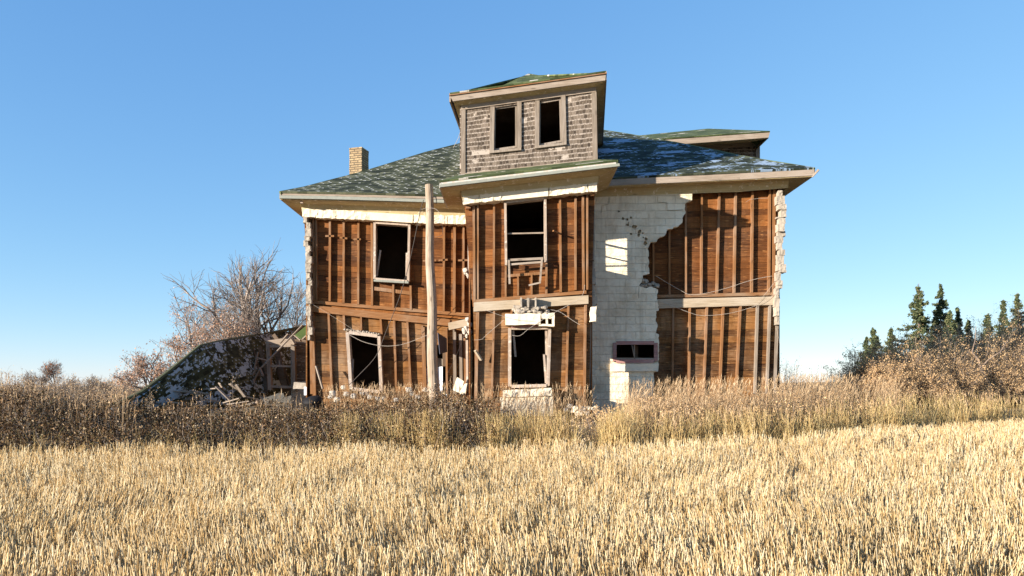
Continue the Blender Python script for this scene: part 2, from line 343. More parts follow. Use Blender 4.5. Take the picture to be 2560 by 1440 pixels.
def block_wall():
    b = NB('white_block_masonry'); v = b.obj(); sp = b.n('ShaderNodeSeparateXYZ'); b.l(v, sp.inputs[0])
    cb = b.n('ShaderNodeCombineXYZ'); b.l(sp.outputs[0], cb.inputs[0]); b.l(sp.outputs[2], cb.inputs[1])
    wn = b.n('ShaderNodeTexNoise'); wn.inputs['Scale'].default_value = 3; b.l(cb.outputs[0], wn.inputs[0])
    wv = b.n('ShaderNodeVectorMath', operation='MULTIPLY_ADD'); b.l(wn.outputs['Color'], wv.inputs[0]); wv.inputs[1].default_value = (0.09, 0.05, 0); b.l(cb.outputs[0], wv.inputs[2])
    br = b.n('ShaderNodeTexBrick'); br.inputs['Scale'].default_value = 1; br.inputs['Brick Width'].default_value = 0.62; br.inputs['Row Height'].default_value = 0.235
    br.inputs['Mortar Size'].default_value = 0.008; br.inputs['Mortar Smooth'].default_value = 0.6; b.l(wv.outputs[0], br.inputs[0])
    br.inputs['Color1'].default_value = (1, 1, 1, 1); br.inputs['Color2'].default_value = (0.86, 0.86, 0.86, 1); br.inputs['Mortar'].default_value = (0.78, 0.74, 0.68, 1)
    n1 = b.noise(v, 1.3, 6, 0.65); n2 = b.noise(v, 9, 6, 0.7); n3 = b.noise(b.mapv(v, (5, 5, .35)), 1.2, 5, 0.6)
    c = b.ramp(n1, [(0.3, (0.56, 0.45, 0.31)), (0.5, (0.76, 0.655, 0.49)), (0.7, (0.84, 0.755, 0.60))])
    c = b.mix(0.75, c, br.outputs['Color'], 'MULTIPLY')
    c = b.mix(b.ramp(n2, [(0.55, 0.0), (0.75, 0.5)]), c, (0.52, 0.44, 0.33))
    c = b.mix(b.ramp(n3, [(0.52, 0.0), (0.72, 0.55)]), c, (0.45, 0.36, 0.25))
    rf = b.noise(v, 4.5, 4, 0.5)
    h = b.math('ADD', b.math('MULTIPLY', br.outputs['Fac'], -0.7), b.math('MULTIPLY', rf, 1.3))
    b.bump(b.math('ADD', h, b.math('MULTIPLY', n2, 0.4)), 0.75, 0.05); return b.base(c)
M['blocks'] = block_wall()
def brick_mat():
    b = NB('yellow_chimney_brick'); v = b.obj(); sp = b.n('ShaderNodeSeparateXYZ'); b.l(v, sp.inputs[0])
    cb = b.n('ShaderNodeCombineXYZ'); b.l(b.math('ADD', sp.outputs[0], sp.outputs[1]), cb.inputs[0]); b.l(sp.outputs[2], cb.inputs[1])
    br = b.n('ShaderNodeTexBrick'); br.inputs['Scale'].default_value = 1; br.inputs['Brick Width'].default_value = 0.22; br.inputs['Row Height'].default_value = 0.085
    br.inputs['Mortar Size'].default_value = 0.012; b.l(cb.outputs[0], br.inputs[0])
    br.inputs['Color1'].default_value = (0.40, 0.29, 0.165, 1); br.inputs['Color2'].default_value = (0.25, 0.175, 0.10, 1); br.inputs['Mortar'].default_value = (0.10, 0.075, 0.05, 1)
    n = b.noise(v, 10, 5, 0.7); c = b.mix(0.5, br.outputs['Color'], n, 'OVERLAY'); b.bump(b.math('ADD', b.math('MULTIPLY', br.outputs['Fac'], -1.0), n), 0.8, 0.03); return b.base(c)
M['brick'] = brick_mat()

def veg(name, stops, trans=0.25, patch=None, spec=0.15):
    b = NB(name); i = b.isl(); c = b.ramp(i, stops)
    if patch:
        n = b.noise(b.obj(), patch[0], 3, 0.5); c = b.mix(b.ramp(n, [(0.42, 0.0), (0.62, patch[2])]), c, patch[1])
    b.b.inputs['Roughness'].default_value = 0.8; b.b.inputs['Specular IOR Level'].default_value = spec
    b.base(c)
    if trans:
        tr = b.n('ShaderNodeBsdfTranslucent'); b.l(c, tr.inputs[0]); mx = b.n('ShaderNodeMixShader'); mx.inputs[0].default_value = trans
        out = b.t.nodes['Material Output']; b.l(b.b.outputs[0], mx.inputs[1]); b.l(tr.outputs[0], mx.inputs[2]); b.l(mx.outputs[0], out.inputs[0])
    return b.m
M['stubble'] = veg('straw_stubble', [(0.0, (0.50, 0.32, 0.13)), (0.3, (0.74, 0.54, 0.27)), (0.6, (0.85, 0.69, 0.42)), (1.0, (0.89, 0.80, 0.60))], 0.35, (0.5, (0.60, 0.40, 0.17), 0.3))
M['litter'] = veg('straw_litter', [(0.0, (0.24, 0.16, 0.08)), (0.5, (0.50, 0.37, 0.19)), (1.0, (0.70, 0.56, 0.34))], 0.1)
M['grass'] = veg('dry_tall_grass', [(0.0, (0.34, 0.21, 0.08)), (0.35, (0.62, 0.43, 0.18)), (0.85, (0.80, 0.62, 0.32)), (1.0, (0.52, 0.42, 0.16))], 0.2)
M['grasshead'] = veg('feathery_dry_grass', [(0.0, (0.34, 0.21, 0.11)), (0.5, (0.58, 0.40, 0.23)), (1.0, (0.74, 0.57, 0.37))], 0.3)
M['rose'] = veg('rose_thicket_leaves', [(0.0, (0.025, 0.014, 0.007)), (0.5, (0.085, 0.048, 0.022)), (0.78, (0.24, 0.14, 0.066)), (0.90, (0.07, 0.065, 0.025)), (1.0, (0.62, 0.45, 0.28))], 0.15)
M['fluff'] = veg('seed_fluff', [(0.0, (0.45, 0.33, 0.22)), (1.0, (0.72, 0.60, 0.46))], 0.3)
M['twig'] = veg('twig_bark', [(0.0, (0.10, 0.075, 0.06)), (0.6, (0.22, 0.175, 0.145)), (1.0, (0.38, 0.31, 0.26))], 0.0)
M['bark'] = solid('tree_bark', (0.21, 0.155, 0.12), 0.4, 12, 0.95)
M['orange'] = veg('rusty_autumn_leaves', [(0.0, (0.38, 0.17, 0.09)), (0.6, (0.62, 0.36, 0.22)), (1.0, (0.74, 0.54, 0.40))], 0.35)
M['rust'] = veg('dark_rust_leaves', [(0.0, (0.24, 0.07, 0.025)), (1.0, (0.5, 0.2, 0.08))], 0.3)
M['scrub'] = veg('brown_scrub_leaves', [(0.0, (0.28, 0.18, 0.095)), (0.5, (0.56, 0.36, 0.18)), (1.0, (0.74, 0.52, 0.29))], 0.3)
M['needle'] = veg('spruce_needles', [(0.0, (0.025, 0.042, 0.022)), (0.5, (0.075, 0.095, 0.042)), (1.0, (0.19, 0.18, 0.085))], 0.1)
def soil():
    b = NB('stubble_field_soil'); v = b.obj(); n1 = b.noise(v, 14, 8, 0.75); n2 = b.noise(v, 0.5, 5, 0.6)
    c = b.ramp(n1, [(0.3, (0.075, 0.045, 0.025)), (0.48, (0.22, 0.145, 0.075)), (0.6, (0.46, 0.33, 0.17)), (0.75, (0.60, 0.46, 0.26))])
    c = b.mix(b.math('MULTIPLY', n2, 0.35), c, (0.30, 0.21, 0.12)); b.bump(n1, 1.0, 0.05); return b.base(c)
M['soil'] = soil()

# ------------------------------------------------------------------ ground sheet
def axis(a, b, fine, coarse):
    r = list(np.arange(a, b, fine)); q = b; st = fine
    while q < coarse: r.append(q); st *= 1.25; q += st
    return r + [coarse]
ys = [-60, -25, -8] + axis(0, 42, 0.5, 3200)
xp = axis(0, 30, 0.5, 3200); xs = [-q for q in reversed(xp[1:])] + xp
XX, YY = np.meshgrid(xs, ys); ZZ = ground(XX, YY)
nx_, ny_ = len(xs), len(ys); ii = np.arange(ny_ - 1)[:, None] * nx_ + np.arange(nx_ - 1)[None, :]
tag(np_mesh('ground', np.stack([XX, YY, ZZ], -1), np.stack([ii, ii + 1, ii + nx_ + 1, ii + nx_], -1).reshape(-1, 4), M['soil'], smooth=True), kind='structure')

# ------------------------------------------------------------------ house
house = thing('abandoned_house', (0.8, 24.0, 0.5), 'derelict two storey house with bare brown sheathing, green shingled roof and leaning dormer', 'house')
YW, YB = 24.0, 21.9
def V2(p): return Vector((p[0], p[1]))
def bil(q, u, v): return (1 - v) * ((1 - u) * V2(q[0]) + u * V2(q[1])) + v * ((1 - u) * V2(q[3]) + u * V2(q[2]))
def planks(q, rowh, openings, Y, name, mat, joint=0.12):
    """horizontal boards filling the photo quad q (TL TR BR BL), leaving the openings free"""
    mb = MB(); H = ((V2(q[3]) - V2(q[0])).length + (V2(q[2]) - V2(q[1])).length) / 2
    def inv(x, y):
        u = v = 0.5
        for _ in range(12):
            l = bil(q, 0, v); r = bil(q, 1, v); u = (x - l.x) / (r.x - l.x); t = bil(q, u, 0); b_ = bil(q, u, 1); v = (y - t.y) / (b_.y - t.y)
        return u, v
    ops = []
    for o in openings:
        c = [inv(*p) for p in o]; ops.append(((c[0][1] + c[1][1]) / 2, (c[2][1] + c[3][1]) / 2, c[0][0], c[1][0], c[2][0], c[3][0]))
    vs = [0.0]; 
    while vs[-1] < 1: vs.append(min(1.0, vs[-1] + rowh / H * random.uniform(0.9, 1.1)))
    for o in ops:
        for e in (o[0], o[1]):
            if 0 < e < 1: vs.append(e)
    vs = sorted(set(round(x, 5) for x in vs))
    gap = 0.55 / H
    for a, b in zip(vs, vs[1:]):
        if b - a < 0.5 * gap: continue
        mid = (a + b) / 2; iv = [(0.0, 1.0, 0.0, 1.0)]      # ua0 ua1 at a ; ub0 ub1 at b
        for (v0, v1, tl, tr, br, bl) in ops:
            if v0 - 1e-4 <= mid <= v1 + 1e-4:
                L = lambda t: tl + (bl - tl) * (t - v0) / (v1 - v0); Rr = lambda t: tr + (br - tr) * (t - v0) / (v1 - v0)
                new = []
                for (p, r, p2, r2) in iv:
                    if L(a) > p and L(a) < r: new.append((p, L(a), p2, L(b)))
                    elif L(a) >= r: new.append((p, r, p2, r2)); continue
                    if Rr(a) < r and Rr(a) > p: new.append((Rr(a), r, Rr(b), r2))
                iv = new
        for (p, r, p2, r2) in iv:
            cuts = [0.0]
            if random.random() < joint and r - p > 0.4: cuts.append(random.uniform(0.25, 0.75))
            cuts.append(1.0)
            for c0, c1 in zip(cuts, cuts[1:]):
                g = 0.0012 if c0 > 0 else 0
                pa = p + (r - p) * (c0 + g); pb = p + (r - p) * c1; qa = p2 + (r2 - p2) * (c0 + g); qb = p2 + (r2 - p2) * c1
                j = random.uniform(-.25, .25) * gap
                pts = [bil(q, pa, a), bil(q, pb, a), bil(q, qb, b - gap + j), bil(q, qa, b - gap + j)]
                mb.poly([(t.x, t.y) for t in pts], Y - random.uniform(0, 0.007), 0.028)
    return mb.build(name, mat, house)

winLU = [(937, 553), (1022, 559), (1018, 705), (934, 699)]
winLL = [(866, 832), (947, 840), (954, 985), (872, 978)]
doorL = [(1060, 857), (1116, 861), (1117, 1000), (1062, 1000)]
planks([(760, 538), (1182, 556), (1186, 800), (772, 768)], 14.5, [winLU], YW, 'sheathing', M['plank'])
planks([(772, 770), (1186, 802), (1190, 1040), (778, 1040)], 16, [winLL, doorL], YW, 'sheathing', M['plank_low'])
winBU = [(1265, 502), (1362, 492), (1363, 655), (1267, 661)]
winBL = [(1277, 820), (1371, 817), (1368, 968), (1276, 970)]
planks([(1160, 500), (1487, 470), (1479, 752), (1182, 768)], 14.5, [winBU], YB, 'sheathing', M['plank'])
planks([(1183, 770), (1477, 752), (1473, 1045), (1190, 1045)], 16.5, [winBL], YB, 'sheathing', M['plank_low'])
winRL = [(1538, 860), (1638, 860), (1638, 905), (1538, 905)]
planks([(1470, 478), (1953, 463), (1942, 752), (1476, 760)], 15, [], YW, 'sheathing', M['plank'])
planks([(1474, 760), (1940, 750), (1928, 1045), (1478, 1045)], 17, [winRL], YW, 'sheathing', M['plank_low'])

# side, rear and inner walls, floors
def Xat(px, Y): return (px - CX) / F * Y
XL, XR = Xat(764, YW), Xat(1950, YW); XBL, XBR = Xat(1172, YB), Xat(1481, YB)
mb = MB()
mb.box((XL, YW + .03, 0.3), (XL + .04, 37.5, 7.3)); mb.box((XR - .04, YW + .03, 0.3), (XR, 37.5, 7.9)); mb.box((XL, 37.5, 0.3), (XR, 37.55, 7.9))
mb.build('side_wall', M['plank_low'], house)
mb = MB(); mb.box((XBL, YB + .03, 0.3), (XBL + .04, YW + .3, 7.4))
mb.build('bay_side_wall', M['plank'], house)
mb = MB()                       # right cheek of the bay with a window on each floor
X0, X1 = XBR - .04, XBR
for y0, y1, z0, z1 in ((YB + .03, 22.80, .3, 7.6), (23.62, YW + .3, .3, 7.6), (22.80, 23.62, .3, 1.3), (22.80, 23.62, 2.62, 5.33), (22.80, 23.62, 6.72, 7.6)):
    mb.box((X0, y0, z0), (X1, y1, z1))
mb.box((X0 - .02, 22.80, 6.12), (X1 + .02, 23.62, 6.17)); mb.box((X0 - .02, 22.80, 5.75), (X1 + .02, 23.62, 5.78))
mb.build('bay_side_wall', M['plank'], house)
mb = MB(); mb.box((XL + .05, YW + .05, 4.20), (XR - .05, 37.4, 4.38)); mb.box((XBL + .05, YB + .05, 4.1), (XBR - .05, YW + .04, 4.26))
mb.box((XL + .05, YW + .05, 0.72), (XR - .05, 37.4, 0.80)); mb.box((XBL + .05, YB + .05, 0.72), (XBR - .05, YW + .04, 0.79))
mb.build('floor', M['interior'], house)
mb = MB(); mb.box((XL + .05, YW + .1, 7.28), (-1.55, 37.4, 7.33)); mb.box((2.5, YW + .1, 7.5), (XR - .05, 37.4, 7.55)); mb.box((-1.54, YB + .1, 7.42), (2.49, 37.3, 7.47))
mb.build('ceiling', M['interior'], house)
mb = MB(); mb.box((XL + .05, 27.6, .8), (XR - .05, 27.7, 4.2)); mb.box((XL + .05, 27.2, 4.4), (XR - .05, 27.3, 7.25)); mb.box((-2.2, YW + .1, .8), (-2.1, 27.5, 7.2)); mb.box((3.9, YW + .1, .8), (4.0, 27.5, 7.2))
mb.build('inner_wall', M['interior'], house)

# studs, plates and cleats
def studs(lst, Y, mat='stud', dp=0.125):
    for (xa, ya, xb, yb, wd) in lst:
        mb = MB(); mb.bar((xa, ya), (xb, yb), wd * .86, Y - dp, dp - 0.001 if Y < 23 else dp - 0.001); mb.build('stud', M[mat], house)
studs([(783, 545, 785, 752, 6), (790, 547, 791, 752, 5), (824.5, 548, 824, 753, 6), (859, 550, 858.5, 757, 6), (895.5, 552, 895, 761, 6), (929, 553, 930, 764, 6),
       (983, 710, 983, 770, 5.5), (1026, 712, 1027, 775, 6), (1110, 562, 1109, 778, 6), (1136, 563, 1135, 782, 8), (1159, 563, 1158, 782, 5.5)], YW)
studs([(779, 778, 786, 990, 9), (821, 784, 829, 975, 6), (859, 788, 861, 826, 6), (902, 792, 903, 826, 5), (951, 795, 954, 838, 6), (985, 800, 990, 965, 6), (1018, 804, 1027, 975, 6),
       (1055, 814, 1060, 985, 6), (1116, 820, 1117, 985, 5.5), (1161, 845, 1163, 985, 6)], YW)
studs([(1136, 823, 1137, 985, 9), (1151, 835, 1153, 985, 9)], YW, 'greyz', 0.15)
studs([(1184, 512, 1186, 755, 7), (1194.5, 512, 1194.5, 748, 5), (1235, 512, 1234, 744, 6), (1264, 662, 1264, 742, 5.5), (1295, 690, 1295, 739, 5.5), (1329, 686, 1329, 737, 5),
       (1366, 655, 1366, 734, 6), (1400, 498, 1402, 730, 6), (1439, 494, 1439, 725, 6), (1457.5, 490, 1459, 724, 6.5), (1468, 488, 1468, 724, 6)], YB)
studs([(1194, 779, 1189, 1000, 9), (1235, 777, 1229, 1000, 6), (1280, 773, 1278, 786, 6), (1421, 765, 1416, 978, 6), (1464, 762, 1461, 1015, 7)], YB)
studs([(1634, 560, 1634, 737, 5), (1674, 520, 1674, 737, 5.5), (1715, 485, 1715, 737, 5.5), (1755, 480, 1754, 734, 5.5), (1799, 479, 1793, 733, 6), (1840, 477, 1836, 732, 6),
       (1882, 475, 1880, 731, 6), (1925.5, 474, 1923, 731, 6), (1936, 472, 1934, 745, 8)], YW)
studs([(1684, 768, 1681, 985, 5.5), (1725, 767, 1723, 985, 5.5), (1768, 766, 1760, 985, 6), (1809, 765, 1800, 985, 6), (1852, 764, 1841, 985, 6)], YW)
studs([(1895, 763, 1888, 985, 6.5), (1926, 762, 1918, 985, 6)], YW, 'greyz')
def piece(name, mat, parts, parent=house, **kw):
    mb = MB()
    for p in parts:
        if p[0] == 'bar': mb.bar(*p[1:])
        elif p[0] == 'poly': mb.poly(*p[1:])
        elif p[0] == 'beam': mb.beam(*p[1:])
    return mb.build(name, M[mat], parent, **kw)
for a, b in (((813, 590), (835, 590)), ((849, 594), (868, 596)), ((882, 598), (902, 598)), ((1057, 652), (1090, 651)), ((1096, 651), (1119, 649)), ((1145, 651), (1170, 650))):
    piece('cleat', 'stud', [('bar', a, b, 4.5, YW - .125, .03)])
piece('cleat', 'stud', [('beam', P(1383, 577, 21.5), P(1402, 585, 21.78), .05, .04)])
piece('cleat', 'greybeam', [('beam', P(1188, 876, 21.55), P(1203, 900, 21.70), .09, .05)])
piece('sill_header', 'stud', [('bar', (934, 721), (1027, 733), 9, YW - .10, .05)])
piece('sill_header', 'stud', [('bar', (1265, 690), (1364, 682), 7, YB - .10, .05)])
piece('sole_plate', 'beam', [('bar', (782, 755), (1172, 787), 8, YW - .11, .108)])
piece('sole_plate', 'beam', [('bar', (1186, 753), (1466, 730), 8, YB - .12, .118)])
piece('sole_plate', 'beam', [('bar', (1640, 741), (1935, 734), 8, YW - .11, .108)])
piece('belt_beam', 'beam', [('poly', [(766, 761), (1125, 799), (1123, 815), (768, 778)], YW - .16, .155)])
piece('belt_beam', 'greybeam', [('poly', [(1184, 756), (1471, 738), (1471, 759), (1184, 779)], YB - .17, .165)])
piece('belt_beam', 'greybeam', [('poly', [(1640, 748), (1937, 741), (1937, 762), (1640, 771)], YW - .15, .145)])
piece('top_plate', 'beam', [('bar', (1080, 800), (1178, 806), 5, YW - .12, .1)])
tag(piece('broken_beam', 'greybeam', [('poly', [(1120, 807), (1176, 795), (1180, 813), (1122, 825)], YW - .45, .2)]), 'short grey timber end sticking out beside the bay')
piece('corner_board', 'frame', [('bar', (1171, 530), (1172, 690), 5, 22.35, .05)])
piece('corner_board', 'frame', [('bar', (1167, 850), (1168, 975), 5.5, 22.4, .06)])
tag(piece('corner_board', 'yellowpost', [('bar', (1177, 838), (1176, 990), 8, 22.2, .1)]), 'pale yellow wooden post at the left corner of the bay')
piece('corner_board', 'greyz', [('bar', (1484, 485), (1484, 650), 5, YB + .02, .12)])
piece('corner_board', 'greyz', [('bar', (1475, 808), (1472, 1010), 6, YB + .02, .14)])
piece('corner_board', 'greyz', [('bar', (1943, 814), (1937, 985), 7, YW - .05, .2)])
piece('corner_board', 'stud', [('bar', (775, 548), (779, 985), 7, YW - .06, .06)])

# window frames (casing, sash remains, stool)
def window(name, mat, q, wd, Y, dp, label=None, extra=(), mat2=None, bottom=True, wb=None):
    tl, tr, br, bl = q; ps = [('bar', tl, bl, wd, Y - dp, dp + .05), ('bar', tr, br, wd, Y - dp, dp + .05)]
    hw = wd / 2
    ps.append(('bar', (tl[0] + hw, tl[1]), (tr[0] - hw, tr[1]), wd, Y - dp + .003, dp + .044))
    if bottom: ps.append(('bar', (bl[0] + hw, bl[1]), (br[0] - hw, br[1]), wb or wd, Y - dp - .03, dp + .077))
    o = piece(name, mat, ps)
    if label: o['label'] = label
    for e in extra:
        if e[0] == 'hanging_sash': piece(e[0], e[1], e[2:], parent=o); continue
        for q_ in e[2:]: piece(e[0], e[1], [q_], parent=o)
    return o
window('window_frame', 'frame', [(936, 556), (1023, 561), (1020, 703), (936, 697)], 6, YW, .24, 'tilted weathered frame of the left upper window',
       [('sash', 'frame', ('bar', (951, 625), (942, 690), 4, YW - .1, .04), ('bar', (1017, 632), (1016, 690), 5, YW - .1, .04)),
        ('sill', 'gutter', ('bar', (934, 701), (1021, 706), 5, YW - .30, .2))])
window('window_frame', 'frame', [(868, 831), (947, 840), (953, 980), (877, 972)], 8, YW, .24, 'leaning frame of the left lower window topped with mortar rubble',
       [('sash', 'greyz', ('bar', (882, 897), (879, 960), 5, YW - .1, .04))])
window('window_frame', 'frame', [(1263, 505), (1363, 494), (1364, 655), (1265, 663)], 6, YB, .22, 'frame of the upper bay window with its sash hanging out', bottom=False,
       extra=[('sash', 'greywood', ('bar', (1268, 584), (1360, 582), 3.5, YB - .12, .04), ('bar', (1270, 650), (1358, 646), 6, YB - .16, .05)),
              ('hanging_sash', 'greywood', ('bar', (1272, 650), (1274, 710), 5, YB - .36, .04), ('bar', (1355, 646), (1350, 706), 5, YB - .36, .04), ('bar', (1352, 706), (1322, 713), 4, YB - .38, .04),
               ('bar', (1274, 661), (1353, 655), 5, YB - .33, .05)),
              ('sash', 'frame', ('bar', (1365, 575), (1366, 655), 5, YB - .1, .03))])
window('window_frame', 'frame', [(1274, 820), (1374, 819), (1370, 964), (1274, 966)], 8, YB, .22, 'tall lower bay window frame with reddish head and broken sash',
       [('sash', 'frame', ('bar', (1283, 826), (1289, 892), 5, YB - .12, .04), ('bar', (1360, 886), (1365, 958), 5, YB - .12, .04), ('bar', (1365, 822), (1366, 888), 5, YB - .1, .04)),
        ('head', 'redframe', ('bar', (1278, 817), (1371, 814), 5, YB - .25, .03))])
window('window_frame', 'redframe', [(1537, 857), (1640, 857), (1640, 903), (1537, 903)], 9, YW - .32, .05, 'small red framed window in the white block wall',
       [('mullion', 'greyz', ('bar', (1586, 860), (1586, 900), 3, YW - .3, .03), ('bar', (1580, 863), (1587, 898), 2.5, YW - .36, .03)), ('rail', 'greywood', ('bar', (1541, 898), (1636, 899), 8, YW - .36, .04))])

# cream stone bands, lintels, sills
mb = MB()
def band(pts_top, pts_bot, cuts, Y, th, amp, flat=()):
    for i in range(len(cuts) - 1):
        a, b = cuts[i] + .8, cuts[i + 1] - .4
        ty = lambda x: float(np.interp(x, [p[0] for p in pts_top], [p[1] for p in pts_top])); by = lambda x: float(np.interp(x, [p[0] for p in pts_bot], [p[1] for p in pts_bot]))
        am = 0.004 if i in flat else amp
        mb.stonepx([(a, ty(a)), (b, ty(b)), (b, by(b)), (a, by(a))], Y - random.uniform(0, .015), th, n=(max(3, int((b - a) / 4)), 2, 4), amp=am, freq=9, seed=i * 3.1)
band([(755, 520), (1030, 537), (1171, 539)], [(755, 541), (787, 544), (925, 550), (1031, 557), (1171, 561)], [755, 788, 922, 1032, 1118, 1171], YW - .34, .33, .032, (2,))
mb.build('stone_lintel_band', M['cream'], house)
mb = MB()
band([(1156, 491), (1494, 456)], [(1156, 510), (1494, 478)], [1156, 1197, 1252, 1371, 1470, 1494], YB - .34, .33, .035, (2,))
mb.build('stone_lintel_band', M['cream'], house)
piece('packing_block', 'cream', [('bar', (900, 549), (910, 550), 5, YW - .2, .1)]); piece('packing_block', 'cream', [('bar', (1041, 560), (1051, 561), 5, YW - .2, .1)])
piece('packing_block', 'stud', [('bar', (1164, 518), (1176, 517), 7, YB - .2, .15)]); piece('packing_block', 'stud', [('bar', (1475, 486), (1488, 484), 7, YB - .2, .15)])
mb = MB(); mb.stonepx([(1263, 785), (1352, 783), (1350, 811), (1264, 812)], YB - .48, .46, n=(14, 4, 5), amp=.02, freq=6)
mb.stonepx([(1352, 783), (1386, 782), (1386, 796), (1351, 797)], YB - .46, .44, n=(6, 4, 3), amp=.02, freq=6)
mb.stonepx([(1349, 810), (1386, 811), (1386, 816), (1346, 815)], YB - .46, .44, n=(6, 4, 2), amp=.015, freq=6)
for xa, xb in ((1346, 1351), (1365, 1370), (1380, 1386)): mb.stonepx([(xa, 796), (xb, 796), (xb, 811), (xa, 811)], YB - .45, .42, n=(2, 2, 3), amp=.01)
tag(mb.build('door_lintel', M['cream'], house), 'cream stone lintel over the lower bay window, its right end hollow')
mb = MB(); rs = random.Random(5)
for i in range(22):
    x = rs.uniform(1284, 1368); y = rs.uniform(768, 783); s = rs.uniform(5, 12)
    mb.stonepx([(x - s, y - s * .6), (x + s, y - s * .5), (x + s, y + s * .5), (x - s, y + s * .5)], YB - rs.uniform(.3, .5), rs.uniform(.1, .2), n=(3, 2, 3), amp=.04, freq=8, seed=i, rnd=.5)
for xa, xb in ((1301, 1305), (1318, 1323), (1337, 1341)): mb.stonepx([(xa, 744), (xb, 744), (xb, 768), (xa, 768)], YB - .45, .3, n=(2, 2, 4), amp=.015, seed=xa)
mb.build('rubble', M['stone'], house)
mb = MB(); mb.stonepx([(1258, 976), (1378, 970), (1381, 990), (1256, 993)], YB - .50, .46, n=(18, 4, 4), amp=.015, freq=6)
mb.stonepx([(1250, 994), (1384, 991), (1382, 1040), (1252, 1040)], YB - .44, .42, n=(18, 4, 8), amp=.02, freq=5)
tag(mb.build('stone_sill', M['cream'], house), 'two course cream stone sill under the lower bay window')
mb = MB(); rs = random.Random(8)                                  # mortar crumbs on the left lower frame
for i in range(16):
    x = 862 + i * 5.6; y = 824 + (x - 862) * .13; s = rs.uniform(3, 5)
    mb.stonepx([(x - s, y - s * .8), (x + s, y - s * .8), (x + s, y + s * .7), (x - s, y + s * .7)], YW - .24, .2, n=(3, 2, 3), amp=.03, freq=9, seed=i, rnd=.5)
mb.build('rubble', M['stone'], house)

# ragged masonry left standing at the corners
def column(segs, Y, th, mat='stone', amp=.03, label=None, seed=0):
    mb = MB(); rs = random.Random(seed)
    for (x0, x1, y0, y1) in segs:
        y = y0
        while y < y1 - 2:
            h = min(rs.uniform(10, 24), y1 - y)
            a = x0 + rs.uniform(-3, 2.5); b = x1 + rs.uniform(-2, 3)
            if rs.random() < .3: b -= (x1 - x0) * .3
            if rs.random() < .2: a += (x1 - x0) * .35
            mb.stonepx([(a, y), (b, y), (b, y + h + .6), (a, y + h + .6)], Y + rs.uniform(-.05, .06), th, n=(6, 4, 6), amp=amp * .55, freq=13, seed=rs.random() * 50)
            y += h
    o = mb.build('corner_masonry', M[mat], house)
    if label: o['label'] = label
column([(755, 775, 541, 556), (761, 774, 556, 640), (764, 776, 640, 700), (767, 777, 700, 765), (768, 778, 765, 850)], YW - .34, .34, 'stone', .035, 'ragged pale blockwork at the left corner of the house', 2)
column([(1941, 1963, 476, 510), (1944, 1964, 510, 545), (1946, 1963, 545, 590), (1942, 1964, 590, 680), (1942, 1958, 680, 720), (1941, 1951, 720, 744), (1940, 1946, 744, 812)], YW - .32, .36, 'stone', .03, 'broken hollow blockwork at the right corner of the house', 4)
mb = MB(); mb.stonepx([(1937, 745), (1950, 745), (1949, 767), (1937, 767)], YW - .3, .3, n=(3, 2, 3), amp=.02); mb.build('corner_masonry', M['stone'], house)
column([(1474, 1491, 650, 765), (1476, 1487, 765, 800)], YB + .12, .34, 'stone', .02, 'grey blocks stacked at the right corner of the bay', 6)
mb = MB(); mb.stonepx([(1477, 768), (1491, 764), (1490, 804), (1475, 804)], YB - .34, .2, n=(4, 3, 6), amp=.03); mb.build('corner_masonry', M['cream'], house)
mb = MB(); rs = random.Random(3)
for i in range(9):
    x, y = [(1170, 800), (1175, 812), (1166, 822), (1160, 826), (1172, 828), (1166, 838), (1168, 684), (1164, 676), (1170, 690)][i]; s = rs.uniform(6, 9)
    mb.stonepx([(x - s, y - s), (x + s * .7, y - s), (x + s * .7, y + s), (x - s * .6, y + s)], 22.0, .25, n=(4, 3, 4), amp=.05, freq=7, seed=i, rnd=.6)
tag(mb.build('corner_masonry', M['rock'], house), 'broken pale stones wedged at the left corner of the bay')

# white block wall standing in front of the right section, with real shot holes
outl = [(1478, 488), (1731, 477), (1730, 501), (1722, 503), (1714, 507), (1712, 520), (1714, 533), (1708, 541), (1706, 556), (1696, 566), (1684, 568), (1682, 572), (1668, 574), (1666, 580), (1662, 589), (1652, 592), (1645, 596),
        (1641, 605), (1626, 606), (1624, 612), (1619, 622), (1622, 633), (1620, 644), (1623, 655), (1621, 667), (1624, 684), (1607, 689), (1605, 703), (1598, 714), (1612, 720), (1630, 717), (1645, 724), (1643, 735), (1642, 747), (1645, 760),
        (1647, 776), (1640, 778), (1641, 792), (1640, 804), (1644, 812), (1642, 822), (1640, 833), (1647, 836), (1647, 850), (1647, 910), (1645, 929), (1634, 931), (1636, 960), (1632, 986), (1630, 1040), (1470, 1040), (1474, 760)]
ol2 = []
rs = random.Random(21)
for i, p in enumerate(outl):
    q = outl[(i + 1) % len(outl)]; ol2.append(p)
    L = math.hypot(q[0] - p[0], q[1] - p[1])
    if 3 < i < 46 and L > 7:
        k = int(L / 4)
        for j in range(1, k): ol2.append((p[0] + (q[0] - p[0]) * j / k + rs.uniform(-1.3, 1.3), p[1] + (q[1] - p[1]) * j / k + rs.uniform(-1.3, 1.3)))
mb = MB(); mb.poly(ol2, YW - .32, .22); wall = mb.build('block_wall', M['blocks'], house)
wall['label'] = 'cream painted block wall with a ragged broken edge and shot holes'
mb = MB()
mb.poly([(1537, 858), (1640, 858), (1640, 905), (1537, 905)], YW - .5, .7)
